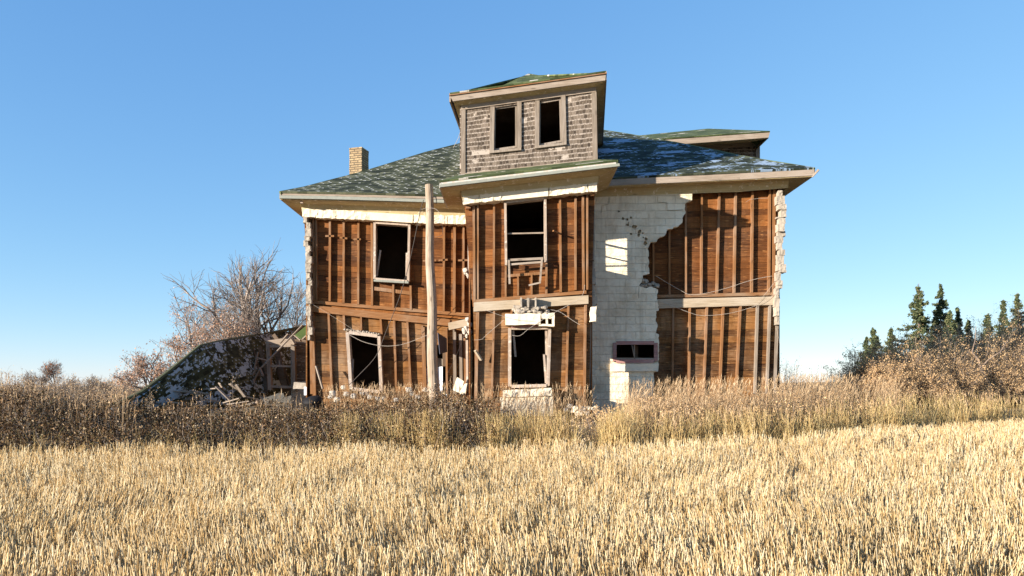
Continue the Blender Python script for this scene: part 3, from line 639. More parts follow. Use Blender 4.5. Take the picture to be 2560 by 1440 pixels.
for i, (x, y, r) in enumerate([(1548, 528, 2.6), (1545, 526, 1.5), (1558, 546, 3.8), (1569, 548, 3), (1578, 543, 3), (1570, 561, 4.2), (1572, 556, 2), (1586, 567, 5.8), (1590, 565, 3), (1599, 579, 4.4), (1597.5, 587, 4), (1578, 584, 3.2), (1608, 582, 2.6), (1609, 593, 2.2), (1616, 597, 4), (1614, 608, 5), (1602, 575, 2)]):
    n = 9; fr = [P(x + r * (1 + .22 * math.sin(3 * k + i)) * math.cos(2 * math.pi * k / n), y + r * (1 + .22 * math.cos(5 * k + i)) * math.sin(2 * math.pi * k / n), YW - .37) for k in range(n)]
    c = sum(fr, Vector()) / n; bk = [c + (v - c) * 0.85 + Vector((0, .2, 0)) for v in fr]; mb.prism(fr, bk)
# cracks as narrow slots
def slot(pts, w_):
    for a, b in zip(pts, pts[1:]): mb.bar(a, b, w_, YW - .36, .12)
slot([(1645, 505), (1668, 506)], 1.2); slot([(1668, 505.4), (1668, 526)], 1.3); slot([(1668.6, 526), (1708, 524)], 1.9); slot([(1645, 490), (1645, 504)], 1.0)
slot([(1523, 492), (1523, 508)], 1.2); slot([(1522, 509), (1506, 514)], 1.0); slot([(1505, 515), (1504, 532)], .8); slot([(1598, 716), (1597, 745)], 1.2)
me = bpy.data.meshes.new('cut'); me.from_pydata(mb.v, [], mb.f)
bm = bmesh.new(); bm.from_mesh(me); bmesh.ops.recalc_face_normals(bm, faces=bm.faces[:]); bm.to_mesh(me); bm.free()
me.transform(Matrix.Translation(-ORG['abandoned_house'])); cut = bpy.data.objects.new('cut', me); col.objects.link(cut); cut.location = ORG['abandoned_house']
md = wall.modifiers.new('b', 'BOOLEAN'); md.operation = 'DIFFERENCE'; md.solver = 'EXACT'; md.use_self = True; md.object = cut
bpy.context.view_layer.update(); dg = bpy.context.evaluated_depsgraph_get()
me2 = bpy.data.meshes.new_from_object(wall.evaluated_get(dg)); wall.modifiers.clear()
if len(me2.polygons) > 20:
    wall.data = me2
bpy.data.objects.remove(cut)
mb = MB(); mb.stonepx([(1526, 909), (1647, 909), (1645, 928), (1527, 929)], YW - .40, .2, n=(16, 3, 4), amp=.01, freq=6)
tag(mb.build('stone_sill', M['cream'], house), 'plain cream sill under the small red window')
mb = MB(); rs = random.Random(14)
for i in range(26):
    x = rs.uniform(1604, 1645); y = rs.uniform(697, 722) if x < 1622 else rs.uniform(708, 721); s = rs.uniform(3, 6)
    mb.stonepx([(x - s, y - s), (x + s, y - s), (x + s, y + s), (x - s, y + s)], YW - rs.uniform(.2, .34), .14, n=(3, 2, 3), amp=.04, freq=9, seed=i, rnd=.6)
mb.build('rubble', M['stone'], house)

# ---- roof
def hip(X0, Y0, s, pix):
    out = []
    for (px, py) in pix:
        r = (px - CX) / F; t = (X0 - r * Y0) / (r - s); t = max(t, 0) if px not in (700, 2036) else 0
        out.append((t, X0 + s * t, Y0 + t, ZC + (HY - py) / F * (Y0 + t)))
    return out
YE = 23.15
XEL = (700 - CX) / F * YE; XER = (2036 - CX) / F * YE
HLp = hip(XEL, YE, 1, [(700, 483), (750, 474), (810, 458), (900, 435), (1000, 404), (1060, 385), (1150, 362), (1265, 330)])
HRp = hip(XER, YE, -1, [(2036, 424), (1985, 415), (1944, 411), (1902, 402), (1850, 393), (1796, 381), (1691, 360), (1562, 337), (1508, 329), (1430, 318)])
def hpt(H, f):
    T = H[-1][0] * f; ts = [h[0] for h in H]
    return Vector([float(np.interp(T, ts, [h[k] for h in H])) for k in (1, 2, 3)])
NU, NT = 48, 22; XD0, XD1 = Xat(1150, YB), Xat(1490, YB)
sag = lambda u: float(np.interp(u, [0, .15, .31, .45, .625, .8, 1], [0, .15, .33, .28, .03, 0, 0]))
def face_rows(A, B, n, sagf=None):
    rows = []
    for i in range(NT + 1):
        f = i / NT; a = hpt(A, f) if not callable(A) else A(f); b = hpt(B, f) if not callable(B) else B(f); r = []
        for j in range(n + 1):
            u = j / n; p = a.lerp(b, u)
            if sagf: p.z -= sagf(u) * max(0, 1 - f * 1.3)
            p.z += (vnoise(p.x, p.y, 1.6, 9) * .03) * (1 if 0 < j < n and i > 0 else 0)
            r.append(p)
        rows.append(r)
    return rows
rows = face_rows(HLp, HRp, NU, sag)
# cut the dormer's footprint out of the front slope: three panels
def panel(rows, xa, xb, i0=0, i1=NT):
    out = []
    for i in range(i0, i1 + 1):
        r = rows[i]; xs_ = [p.x for p in r]; lo = max(xa, xs_[0]); hi = min(xb, xs_[-1]); n = max(2, int((xb - xa) / .35)) if xb < 50 else 20
        q = []
        for j in range(17):
            x = lo + (hi - lo) * j / 16
            q.append(Vector([float(np.interp(x, xs_, [p[k] for p in r])) for k in (0, 1, 2)]))
        out.append(q)
    return out
mb = MB(); mb.grid(panel(rows, -50, XD0)); mb.grid(panel(rows, XD0, XD1, 14, NT))
roof = mb.build('roof', M['roof'], house, solid=.06); roof['label'] = 'patchy green shingles on the front roof slope'
mb = MB(); mb.grid(panel(rows, XD1, 50)); o = mb.build('roof', M['roofbad'], house, solid=.06); o['label'] = 'badly stripped green shingles on the right of the front roof slope'
mir = lambda H: (lambda f: (lambda p: Vector((p.x, 2 * (YE + 7.6) - p.y, p.z)))(hpt(H, f)))
mb = MB(); mb.grid(face_rows(mir(HLp), HLp, 16)); mb.grid(face_rows(HRp, mir(HRp), 16)); mb.grid(face_rows(mir(HRp), mir(HLp), 30))
mb.build('roof', M['roofgreen'], house, solid=.06)
# ridge boards
mb = MB(); mb.tube([hpt(HLp, k / 12) + Vector((0, 0, .02)) for k in range(13)], [.05] * 13, 6); mb.tube([hpt(HRp, k / 12) + Vector((0, 0, .02)) for k in range(13)], [.05] * 13, 6)
mb.build('ridge_cap', M['roofgreen'], house, fix=True)

# eaves of the main roof
mb = MB()
def strip(A, B): mb.grid([A, B])
YF = YW - .30
lf = [(700, 497), (820, 500), (960, 503.5), (1117, 507), (1175, 509)]
li = [(754, 507), (850, 511), (980, 516), (1117, 521), (1180, 523)]
lb = [(754, 523), (850, 527), (980, 534), (1090, 540), (1180, 542)]
A = [P(x, y, YE) for x, y in lf]; B = [P(x, y, YF - .1) for x, y in li]; C = [P(x, y, YF) for x, y in lb]
mb.grid([A, B]); mb.grid([B, C])
rf = [(1520, 465), (1650, 458), (1850, 449), (2033, 440)]; ri = [(1480, 472), (1640, 466), (1850, 456), (1972, 446)]; rb = [(1480, 493), (1640, 487), (1850, 479), (1968, 470)]
A2 = [P(x, y, YE) for x, y in rf]; B2 = [P(x, y, YF - .1) for x, y in ri]; C2 = [P(x, y, YF) for x, y in rb]
mb.build('soffit', M['soffit'], house, solid=.02); mb = MB(); mb.grid([A2, B2]); mb.grid([B2, C2]); mb.build('soffit', M['soffit'], house, solid=.02); mb = MB()
# returns along both sides
def ret(pf, pi, pb, sgn):
    p0 = P(*pf, YE); p1 = P(*pi, YF - .1); p2 = P(*pb, YF); b_ = Vector((0, 13, 0))
    mb.grid([[p0, p0 + b_ ], [p1, p1 + b_]]); mb.grid([[p1, p1 + b_], [p2, p2 + b_]])
ret((700, 497), (754, 507), (754, 523), -1); mb.build('soffit', M['soffit'], house, solid=.02); mb = MB(); ret((2033, 440), (1972, 446), (1968, 470), 1)
mb.build('soffit', M['soffit'], house, solid=.02)
mb = MB()
for pts, w_ in (([(699, 492), (820, 494), (960, 498), (1110, 503)], 7.5), ):
    for a, b in zip(pts, pts[1:]): mb.bar(a, b, w_, YE - .09, .10)
mb.build('gutter', M['gutter'], house)
mb = MB()
for a, b in zip([(1522, 456.5), (1650, 450.5), (1850, 441)], [(1650, 450.5), (1850, 441), (2036, 431)]): mb.bar(a, b, 15, YE - .03, .05)
mb.build('fascia', M['greywood'], house); mb = MB()
for a, b in zip([(701, 485), (820, 487)], [(820, 487), (1110, 495)]): mb.bar(a, b, 6, YE + .015, .03)
mb.build('fascia', M['greywood'], house); mb = MB(); pr = P(2035, 431, YE); mb.box((pr.x - .02, pr.y, pr.z - .09), (pr.x + .03, 36, pr.z + .08))
mb.build('fascia', M['greywood'], house); mb = MB(); pr = P(701, 490, YE); mb.box((pr.x - .03, pr.y, pr.z - .09), (pr.x + .02, 36, pr.z + .06))
mb.build('fascia', M['greywood'], house)
piece('loose_flashing', 'greyz', [('beam', P(2030, 442, YE), P(2047, 424, YE - .1), .03, .06)])
piece('soffit_block', 'frame', [('bar', (754, 496), (754, 508), 6, YE + .1, .1)])

# bay roof strip, soffit and gutter
YBE = 21.05
eL, eR = P(1100, 456, YBE), P(1545, 404, YBE); dL, dR = P(1150, 441, YB), P(1490, 403, YB)
mid = lambda a, b, n=12: [a.lerp(b, k / n) for k in range(n + 1)]
eLb = P(1100, 456, YBE) + Vector((0, 2.9, 0.0)); eRb = P(1545, 404, YBE) + Vector((0, 2.9, 0.0))
dLb = dL + Vector((0, 2.2, .1)); dRb = dR + Vector((0, 2.2, .1))
mb = MB(); mb.grid([mid(eL, eR), mid(dL, dR)]); mb.grid([mid(eLb, eL), mid(dLb, dL)]); mb.grid([mid(eR, eRb), mid(dR, dRb)])
mb.build('bay_roof', M['roofgreen'], house, solid=.05)
mb = MB(); sL, sR = P(1100, 468, YBE + .02), P(1543, 416, YBE + .02); iL, iR = P(1154, 476, YB - .36), P(1496, 438, YB - .36); bL, bR = P(1156, 494, YB - .30), P(1494, 459, YB - .30)
mb.grid([mid(sL, sR), mid(iL, iR)]); mb.grid([mid(iL, iR), mid(bL, bR)])
back = Vector((0, 2.35, 0))
mb.grid([[sL, sL + back], [iL, iL + back]]); mb.grid([[iL, iL + back], [bL, bL + back]]); mb.grid([[sR, sR + back], [iR, iR + back]]); mb.grid([[iR, iR + back], [bR, bR + back]])
mb.build('soffit', M['soffit'], house, solid=.02)
mb = MB(); mb.bar((1099, 464.5), (1549, 411.5), 7, YBE - .09, .1); mb.build('gutter', M['gutter'], house)
mb = MB(); mb.bar((1100, 458), (1540, 406.5), 6, YBE + .012, .03)
mb.build('fascia', M['fascia'], house)
for s_, px in ((sL, -1), (sR, 1)):
    mb = MB(); mb.box((s_.x - .02, YBE + .03, s_.z - .02), (s_.x + .02, YBE + 2.4, s_.z + .1))
    if px < 0: mb.build('fascia', M['fascia'], house)
mb.build('fascia', M['fascia'], house)
mb = MB(); mb.grid([mid(bL + Vector((0, 0, -.28)), bR + Vector((0, 0, -.28))), mid(bL, bR)])

# dormer over the bay
q = [(1153, 262), (1489, 207), (1491, 418), (1153, 446)]
dw = [[(1235, 268), (1293, 261), (1293, 371), (1233, 378)], [(1347, 253), (1403, 245), (1406, 357), (1346, 366)]]
mb = MB()
def qp(u, v): t = bil(q, u, v); return P(t.x, t.y, YB)
def uof(x, y):
    u = v = .5
    for _ in range(10):
        l = bil(q, 0, v); r = bil(q, 1, v); u = (x - l.x) / (r.x - l.x); t = bil(q, u, 0); b_ = bil(q, u, 1); v = (y - t.y) / (b_.y - t.y)
    return u, v
us = [0.0]; vmin = []; vmax = []
for w_ in dw:
    a = [uof(*p) for p in w_]; us += [(a[0][0] + a[3][0]) / 2, (a[1][0] + a[2][0]) / 2]; vmin.append((a[0][1] + a[1][1]) / 2); vmax.append((a[2][1] + a[3][1]) / 2)
us.append(1.0); vt, vb = sum(vmin) / 2, sum(vmax) / 2; vsx = [0, vt, vb, 1]
Wd = (qp(1, .5) - qp(0, .5)).length; Hd = (qp(.5, 1) - qp(.5, 0)).length
for i in range(5):
    for j in range(3):
        if i in (1, 3) and j == 1: continue
        c = [(us[i], vsx[j + 1]), (us[i + 1], vsx[j + 1]), (us[i + 1], vsx[j]), (us[i], vsx[j])]; b_ = len(mb.v)
        mb.v += [tuple(qp(*k)) for k in c]; mb.f.append((b_, b_ + 1, b_ + 2, b_ + 3)); mb.uv.append(tuple((k[0] * Wd, (1 - k[1]) * Hd) for k in c))
dorm = mb.build('dormer', M['siding'], house, fix=False); dorm['label'] = 'leaning front dormer clad in weathered grey wall shingles'
xa, xb = qp(0, .5).x, qp(1, .5).x
for nm, x, zt, zb in (('side_wall', xa, qp(0, 0).z, qp(0, 1).z), ('side_wall', xb, qp(1, 0).z, qp(1, 1).z)):
    mb = MB(); n0 = len(mb.v)
    mb.grid([[Vector((x, YB + .002, zb)), Vector((x, 30, zb))], [Vector((x, YB + .002, zt)), Vector((x, 30, zt))]]); mb.build(nm, M['siding'], dorm, solid=.04)
mb = MB(); zt = qp(.5, 0).z
mb.add([qp(0, .06) + Vector((.05, .1, 0)), qp(1, .06) + Vector((-.05, .1, 0)), qp(1, .06) + Vector((-.05, 8, 0)), qp(0, .06) + Vector((.05, 8, 0))], [(0, 1, 2, 3)])
mb.add([Vector((xa + .05, 26.3, 7.4)), Vector((xb - .05, 26.3, 7.4)), Vector((xb - .05, 26.3, 10.6)), Vector((xa + .05, 26.3, 10.0))], [(0, 1, 2, 3)])
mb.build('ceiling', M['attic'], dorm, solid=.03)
for w_ in dw:
    fr = piece('window_frame', 'greyz', [('bar', (w_[0][0] - 4, w_[0][1] - 2), (w_[3][0] - 4, w_[3][1] + 5), 11, YB - .05, .06), ('bar', (w_[1][0] + 5, w_[1][1] - 8), (w_[2][0] + 5, w_[2][1] + 3), 11, YB - .05, .06),
                                     ('bar', (w_[3][0] - 9, w_[3][1] + 2), (w_[2][0] + 10, w_[2][1] + 1), 6, YB - .07, .08)], parent=dorm)
    piece('sash', 'greyz', [('bar', (w_[0][0] + 3, w_[0][1] + 1), (w_[3][0] + 3, w_[3][1] - 2), 4, YB + .05, .04), ('bar', (w_[1][0] - 3, w_[1][1] + 1), (w_[2][0] - 3, w_[2][1] - 2), 4, YB + .05, .04),
                            ('bar', (w_[0][0] + 5, w_[0][1] + 3), (w_[1][0] - 5, w_[1][1] + 3), 5, YB + .052, .036), ('bar', (w_[3][0] + 5, w_[3][1] - 4), (w_[2][0] - 5, w_[2][1] - 4), 5, YB + .052, .036)], parent=dorm)
piece('corner_board', 'greyz', [('bar', (1158, 272), (1158, 445), 11, YB - .03, .05)], parent=dorm)
piece('corner_board', 'greyz', [('bar', (1485, 226), (1488, 404), 12, YB - .03, .05)], parent=dorm)
piece('frieze', 'greywood', [('poly', [(1152, 255), (1490, 200), (1490, 229), (1152, 275)], YB - .04, .06)], parent=dorm)
piece('base_board', 'greywood', [('bar', (1163, 436), (1481, 401), 6, YB - .035, .04)], parent=dorm)
YDE = 21.6
gL, gR = P(1125, 237, YDE), P(1515, 182, YDE); hL = gL + Vector((2.1, 2.2, 1.32)); hR = hL + Vector((.25, .1, .02))
gLb = P(1158, 330, 25.0); gRb = P(1507, 328, 26.0)
gLb = gLb + (gLb - gL) * .5; gRb = gRb + (gRb - gR) * .3; ridge_b = hL + Vector((.5, 6, .1))
pk = P(1322, 187, 23.8)
mb = MB(); up = Vector((0, 0, .02)); rA = mid(gL + up, gR + up, 20); rC = [pk.lerp(pk + Vector((.12, 0, -.02)), k / 20) for k in range(21)]
mb.grid([rA, [a.lerp(c, .28) - Vector((0, 0, .20)) for a, c in zip(rA, rC)], [a.lerp(c, .55) - Vector((0, 0, .20)) for a, c in zip(rA, rC)], [a.lerp(c, .8) - Vector((0, 0, .09)) for a, c in zip(rA, rC)], rC]); mb.grid([mid(gLb + up, gL + up, 8), [ridge_b.lerp(pk, k / 8) for k in range(9)]])
mb.grid([mid(gR + up, gRb + up, 8), [(pk + Vector((.12, 0, -.02))).lerp(ridge_b, k / 8) for k in range(9)]])
mb.build('dormer_roof', M['roofgreen'], dorm, solid=.04)
piece('fascia', 'greywood', [('poly', [(1125, 240), (1515, 185), (1513, 201), (1133, 253)], YDE - .02, .05)], parent=dorm)
piece('shingle_edge', 'beam', [('bar', (1123, 237.5), (1517, 182.5), 2.6, YDE - .06, .12)], parent=dorm)
mb = MB(); a0, a1 = P(1133, 253, YDE + .03), P(1513, 201, YDE + .03); b0, b1 = P(1153, 263, YB - .03), P(1489, 216, YB - .03)
mb.grid([mid(a0, a1), mid(b0, b1)])
aLb = gLb + Vector((.05, 0, -.15)); aRb = gRb + Vector((-.02, 0, -.2)); mb.grid([[a0, aLb], [b0, Vector((b0.x, aLb.y, aLb.z - .02))]]); mb.grid([[a1, aRb], [b1, Vector((b1.x, aRb.y, aRb.z - .02))]])
mb.build('soffit', M['soffit'], dorm, solid=.02)
mb = MB()
for a, b in ((gR, gRb), (gL, gLb)): mb.prism([a + Vector((-.02, 0, .05)), a + Vector((.02, 0, .05)), a + Vector((.02, 0, -.2)), a + Vector((-.02, 0, -.2))], [b + Vector((-.02, 0, .05)), b + Vector((.02, 0, .05)), b + Vector((.02, 0, -.2)), b + Vector((-.02, 0, -.2))])
mb.build('fascia', M['greywood'], dorm)
# right dormer on the far slope
e0, e1 = P(1925, 330, 28.0), P(1600, 352, 28.0); e2 = e0 + Vector((0, 4.4, 0)); pk2 = P(1770, 324, 30.2); rb2 = P(1560, 345, 30.2)
mb = MB(); mb.grid([mid(e1, e0, 10), mid(rb2, pk2, 10)]); mb.grid([mid(e0, e2, 10), [pk2.copy() for _ in range(11)]])
mb.grid([mid(e2, e2 + Vector((-4.5, 0, -.3)), 10), mid(pk2, rb2, 10)])
W0 = P(1900, 352, 29.5); mb2 = MB(); mb2.grid([[Vector((4, 29.5, 8.4)), Vector((W0.x, 29.5, 8.4))], [Vector((4, 29.5, W0.z + .1)), Vector((W0.x, 29.5, W0.z + .1))]]); mb2.grid([[Vector((W0.x, 29.5, 7.6)), Vector((W0.x, 31.9, 7.6))], [Vector((W0.x, 29.5, W0.z + .1)), Vector((W0.x, 31.9, W0.z + .1))]])
d2 = mb2.build('dormer', M['siding'], house, solid=.04); d2['label'] = 'smaller dormer on the far right roof slope'
mb.build('dormer_roof', M['roofgreen'], d2, solid=.04)
piece('fascia', 'greywood', [('poly', [(1600, 354), (1925, 331), (1921, 344), (1600, 368)], 27.97, .05)], parent=d2)
piece('frieze', 'greywood', [('poly', [(1600, 372), (1900, 351), (1900, 364), (1600, 386)], 29.44, .05)], parent=d2)
piece('corner_board', 'greyz', [('bar', (1895, 364), (1895, 420), 10, 29.45, .05)], parent=d2)
mb = MB(); mb.grid([[P(1600, 368, 28.02), P(1921, 344, 28.02)], [P(1600, 374, 29.44), P(1901, 352, 29.44)]]); mb.build('soffit', M['soffit'], d2, solid=.02); mb = MB()
k0, k1 = P(1921, 344, 28.02), P(1901, 352, 29.44); mb.grid([[k0, k0 + Vector((0, 4, 0))], [k1, k1 + Vector((0, 4, 0))]])
mb.build('soffit', M['soffit'], d2, solid=.02)
# chimney
mb = MB(); c0 = P(895, 372, 29.0); rs = random.Random(2)
for k in range(34):
    z = 7.4 + k * .0965; s = .262 + rs.uniform(-.004, .004)
    if z > c0.z: break
    R_ = Matrix.Rotation(R(-16), 3, 'Z')
    cr = [R_ @ Vector((sx * s, sy * s * 1.1, 0)) + Vector((c0.x, 29.2, z)) for sx, sy in ((-1, -1), (1, -1), (1, 1), (-1, 1))]
    mb.prism(cr, [v + Vector((0, 0, .094)) for v in cr])
for sx in (-.13, .15): mb.box((c0.x + sx - .08, 29.0, z), (c0.x + sx + .07, 29.1, z + .07))
tag(mb.build('chimney', M['brick'], roof), 'square yellow brick chimney stub')
# lightning rod remnants and wires on the roof
mb = MB(); mb.tube([P(1005, 402, 26.6), P(1060, 383, 27.3), P(1115, 380, 28.2), P(1150, 379, 28.6)], [.012] * 4, 4); mb.tube([P(1132, 372, 28.0), P(1146, 345, 25), P(1152, 326, 23)], [.008] * 3, 4)
mb.build('lightning_cable', M['wire'], roof)

# wires strung across the walls
def wire(pts, Y, r=.007, mat='wire', parent=house, name='wire'):
    r = r * .7
    mb = MB(); q = [P(x, y, Y if not isinstance(Y, (list, tuple)) else Y[i]) for i, (x, y) in enumerate(pts)]
    out = []
    for i in range(len(q) - 1):
        p0 = q[max(i - 1, 0)]; p1 = q[i]; p2 = q[i + 1]; p3 = q[min(i + 2, len(q) - 1)]
        for k in range(5):
            t = k / 5; out.append(0.5 * ((2 * p1) + (p2 - p0) * t + (2 * p0 - 5 * p1 + 4 * p2 - p3) * t * t + (3 * p1 - p0 - 3 * p2 + p3) * t ** 3))
    out.append(q[-1]); mb.tube(out, [r] * len(out), 4); return mb.build(name, M[mat], parent)
wire([(872, 836), (910, 855), (960, 865), (1010, 860), (1070, 837)], YW - .3, .01)
wire([(780, 760), (830, 790), (900, 835)], YW - .25, .005)
wire([(1640, 690), (1700, 725), (1733, 737), (1800, 725), (1880, 700), (1930, 690)], YW - .2, .009)
wire([(1650, 752), (1720, 780), (1760, 789), (1830, 782), (1900, 760), (1935, 735)], YW - .2, .008)
wire([(1885, 765), (1905, 745), (1937, 705)], YW - .2, .006)
wire([(1213, 775), (1280, 797), (1330, 802)], YB - .55, .006); wire([(1185, 850), (1205, 848), (1215, 838), (1260, 800)], YB - .3, .007)
wire([(1280, 838), (1300, 839), (1325, 820), (1380, 785), (1450, 745), (1462, 712)], YB - .5, .008); wire([(1375, 774), (1400, 780), (1430, 800), (1450, 812)], YB - .4, .008)
wire([(1940, 820), (1948, 850), (1952, 885)], YW - .1, .004); wire([(1118, 935), (1140, 890), (1170, 815)], 22.7, .005)
wire([(1865, 505), (1880, 498), (1920, 495)], YW - .15, .006)

# inside the doorway: white panel and hanging dark board
piece('white_panel', 'panel', [('poly', [(1062, 921), (1117, 915), (1117, 990), (1063, 990)], YW + .10, .04)])
piece('broken_panel', 'greyz', [('poly', [(1064, 893), (1100, 896), (1117, 899), (1117, 914), (1064, 917)], YW + .15, .03)])
tag(piece('door_frame', 'stud', [('bar', (1058, 818), (1063, 985), 7, YW - .16, .2), ('bar', (1063, 858), (1116, 860), 6, YW - .05, .1)]), 'bare frame of the doorway hidden behind the pole')
mb = MB(); a, b, c, d = P(1095, 832, 23.2), P(1117, 846, 23.75), P(1118, 880, 23.75), P(1100, 885, 23.2)
mb.prism([a, b, c, d], [v + Vector((-.02, .04, 0)) for v in (a, b, c, d)]); tag(mb.build('hanging_board', M['blueboard'], house), 'dark blue grey board hanging by the doorway')

# ------------------------------------------------------------------ utility pole
YP = 22.3; pt, pb_ = P(1072, 462, YP), P(1084, 985, YP); gz = G1(pb_.x, YP); base = pb_ + (pb_ - pt) * ((pb_.z - gz + .2) / (pt.z - pb_.z))
pole = thing('utility_pole', (base.x, base.y, gz), 'weathered bare wooden pole standing before the left half of the house', 'pole')
mb = MB(); n = 26; mb.tube([base.lerp(pt, k / n) + Vector((.018 * math.sin(k * .6), .01 * math.cos(k * .9), 0)) for k in range(n + 1)], [.168 - .055 * k / n for k in range(n + 1)], 14)
mb.build('shaft', M['pole'], pole, smooth=False)
wire([(1059, 500), (1050, 530), (1036, 600), (1020, 670), (1000, 740), (965, 830), (940, 890), (900, 935), (870, 965)], [22.2, 22.25, 22.4, 22.6, 22.9, 23.3, 23.5, 23.6, 23.6], .016, 'cable', pole, 'hanging_cable')
wire([(1054, 525), (1062, 521), (1085, 521), (1097, 530), (1100, 540)], 22.1, .008, 'wire', pole, 'wire_loop')
wire([(1085, 553), (1098, 545), (1100, 552), (1088, 556), (1104, 562), (1106, 585), (1095, 592), (1085, 592)], 22.1, .008, 'cable', pole, 'wire_loop')
mb = MB(); mb.tube([P(1083, 492, 22.2), P(1090, 493, 22.12), P(1091, 500, 22.12), P(1091, 510, 22.12)], [.02, .018, .014, .008], 5); mb.build('insulator_hook', M['dark'], pole)

# ------------------------------------------------------------------ collapsed side wing
wing = thing('collapsed_wing', (-8.0, 25.0, 0.6), 'caved in side wing whose shingled roof has slid to the ground left of the house', 'ruined annex')
top = [((205, 1030), 21.2), ((300, 1010), 21.6), ((355, 982), 22.0), ((425, 929), 22.8), ((500, 868), 23.8), ((560, 854), 25.2), ((620, 844), 26.8), ((690, 832), 28.6), ((770, 817), 30.2)]
bot = [((330, 1060), 22.6), ((395, 1050), 23.2), ((450, 1040), 23.7), ((510, 1030), 24.3), ((580, 1020), 25.2), ((640, 1000), 26.6), ((690, 985), 28.2), ((735, 975), 29.4), ((790, 960), 30.6)]
mb = MB(); T = [P(*p, Y) for p, Y in top]; Bm = [P(*p, Y) for p, Y in bot]
rowsw = []
for k in range(15):
    f = k / 14; rr = []
    for i in range(len(T) * 3 - 2):
        a = i / 3; i0 = min(int(a), len(T) - 2); g = a - i0; t = T[i0].lerp(T[i0 + 1], g); b_ = Bm[i0].lerp(Bm[i0 + 1], g); p = b_.lerp(t, f)
        s_ = math.sin(math.pi * f) * .10; p = p + Vector((.6, -.5, .5)) * s_ + Vector((0, 0, vnoise(p.x * 1.0, p.y, .9, 5) * .05)); rr.append(p)
    rowsw.append(rr)
mb.grid(rowsw); wr = mb.build('fallen_roof', M['roofside'], wing, solid=.07)
mb = MB(); mb.tube([t + Vector((0, 0, .03)) for t in T], [.06] * len(T), 6); mb.build('ridge_cap', M['roof'], wing)
mb = MB(); g0 = P(735, 832, 26.9); mb.add([P(738, 838, 27.4), P(770, 812, 27.8), P(771, 838, 27.5), P(752, 848, 27.2)], [(0, 1, 2, 3)]); mb.build('green_patch', solid('moss_green', (0.08, 0.12, 0.035), .3, 8), wing, solid=.03)
YS = 27.0
mb = MB()
for k in range(15):
    y = 848 + k * 8.2; mb.poly([(736, y), (776, y - 1), (777, y + 6.8), (737, y + 6.8)], YS + .3 - .004 * (k % 2), .02)
mb.build('lap_siding', M['attic'], wing)
mb = MB(); mb.poly([(728, 955), (778, 952), (778, 1020), (728, 1020)], YS + .1, .3); mb.build('foundation', M['stone'], wing)
wf = piece('window_frame', 'greyz', [('bar', (669, 858), (674, 975), 9, YS - .12, .2), ('bar', (732, 864), (735, 975), 8, YS - .12, .2), ('bar', (674, 866), (728, 864), 6, YS - .10, .18), ('bar', (674, 914), (729, 916), 5, YS - .09, .1), ('bar', (676, 966), (731, 968), 6, YS - .1, .15)], parent=wing)
piece('inner_sash', 'greyz', [('bar', (728, 868), (729, 964), 3, YS - .05, .05), ('bar', (698, 900), (699, 914), 3, YS - .05, .04)], parent=wf)
piece('window_head', 'greywood', [('poly', [(664, 852), (705, 846), (735, 850), (735, 862), (668, 862)], YS - .05, .1)], parent=wing)
rs = random.Random(31)
mb = MB()
raft = [((690, 868), (712, 972), 14, 25.4), ((700, 920), (722, 990), 22, 25.6), ((630, 873), (648, 940), 9, 24.6), ((648, 868), (668, 935), 8, 24.7), ((655, 895), (664, 980), 12, 24.9), ((683, 836), (693, 850), 9, 24.9)]
for a, b, w_, Y in raft: mb.bar(a, b, w_, Y + 2.2, .06)
mb.build('rafter', M['attic'], wing)
for a, b, w_, Y in [((757, 812), (654, 918), 5, 24.2), ((720, 835), (700, 858), 6, 24.6), ((735, 838), (752, 852), 8, 24.7), ((757, 848), (768, 838), 9, 24.6), ((722, 836), (738, 860), 6, 24.7), ((642, 895), (672, 903), 5, 24.5), ((652, 918), (618, 985), 5, 24.4),
                    ((640, 925), (600, 985), 5, 24.4), ((650, 920), (658, 940), 5, 24.3), ((620, 950), (640, 905), 4, 24.6), ((632, 948), (640, 968), 3, 24.3), ((645, 880), (634, 930), 4, 24.6)]:
    Y += 2.0; mb = MB(); pa, pb2 = P(*a, Y), P(*b, Y + rs.uniform(-.25, .35)); mb.beam(pa, pb2, w_ / F * Y, .04, rs.uniform(-.5, .5)); mb.build('broken_rafter', M['greyz'], wing)

# loose things lying about
def board(a, b, Ya, Yb, w_, th, mat, label, group=None, name='board'):
    mb = MB(); mb.beam(P(*a, Ya), P(*b, Yb), w_, th, random.uniform(-.4, .4)); o = mb.build(name, M[mat], None, loc=P(*a, Ya)); return tag(o, label, 'board', group)
gB = 'splintered boards heaped before the collapsed wing'; lB = 'pale splintered board in the heap before the collapsed wing'
rs = random.Random(17)
for a, b, w_ in [((410, 985), (470, 978), .12), ((430, 978), (525, 984), .10), ((455, 975), (500, 988), .14), ((478, 976), (520, 986), .09), ((540, 966), (575, 1000), .16), ((548, 958), (560, 975), .12), ((575, 960), (610, 985), .14),
                 ((590, 962), (612, 992), .10), ((600, 995), (560, 1006), .12), ((430, 998), (495, 995), .22), ((500, 998), (550, 1004), .2), ((570, 1012), (625, 1004), .2), ((590, 1020), (640, 1010), .18), ((420, 1005), (520, 1012), .3), ((515, 972), (545, 970), .2), ((610, 990), (650, 1000), .12)]:
    Y = 23.0 + rs.uniform(-.3, .5); board(a, b, Y, Y + rs.uniform(-.3, .4), w_, .03, rs.choice(['greyz', 'greyz', 'greywood']), lB, gB)
def slab(q, Y, th, mat, label, cat, name, **kw):
    mb = MB(); mb.stonepx(q, Y, th, **kw); o = mb.build(name, M[mat], None, loc=P(*q[2], Y)); return tag(o, label, cat)
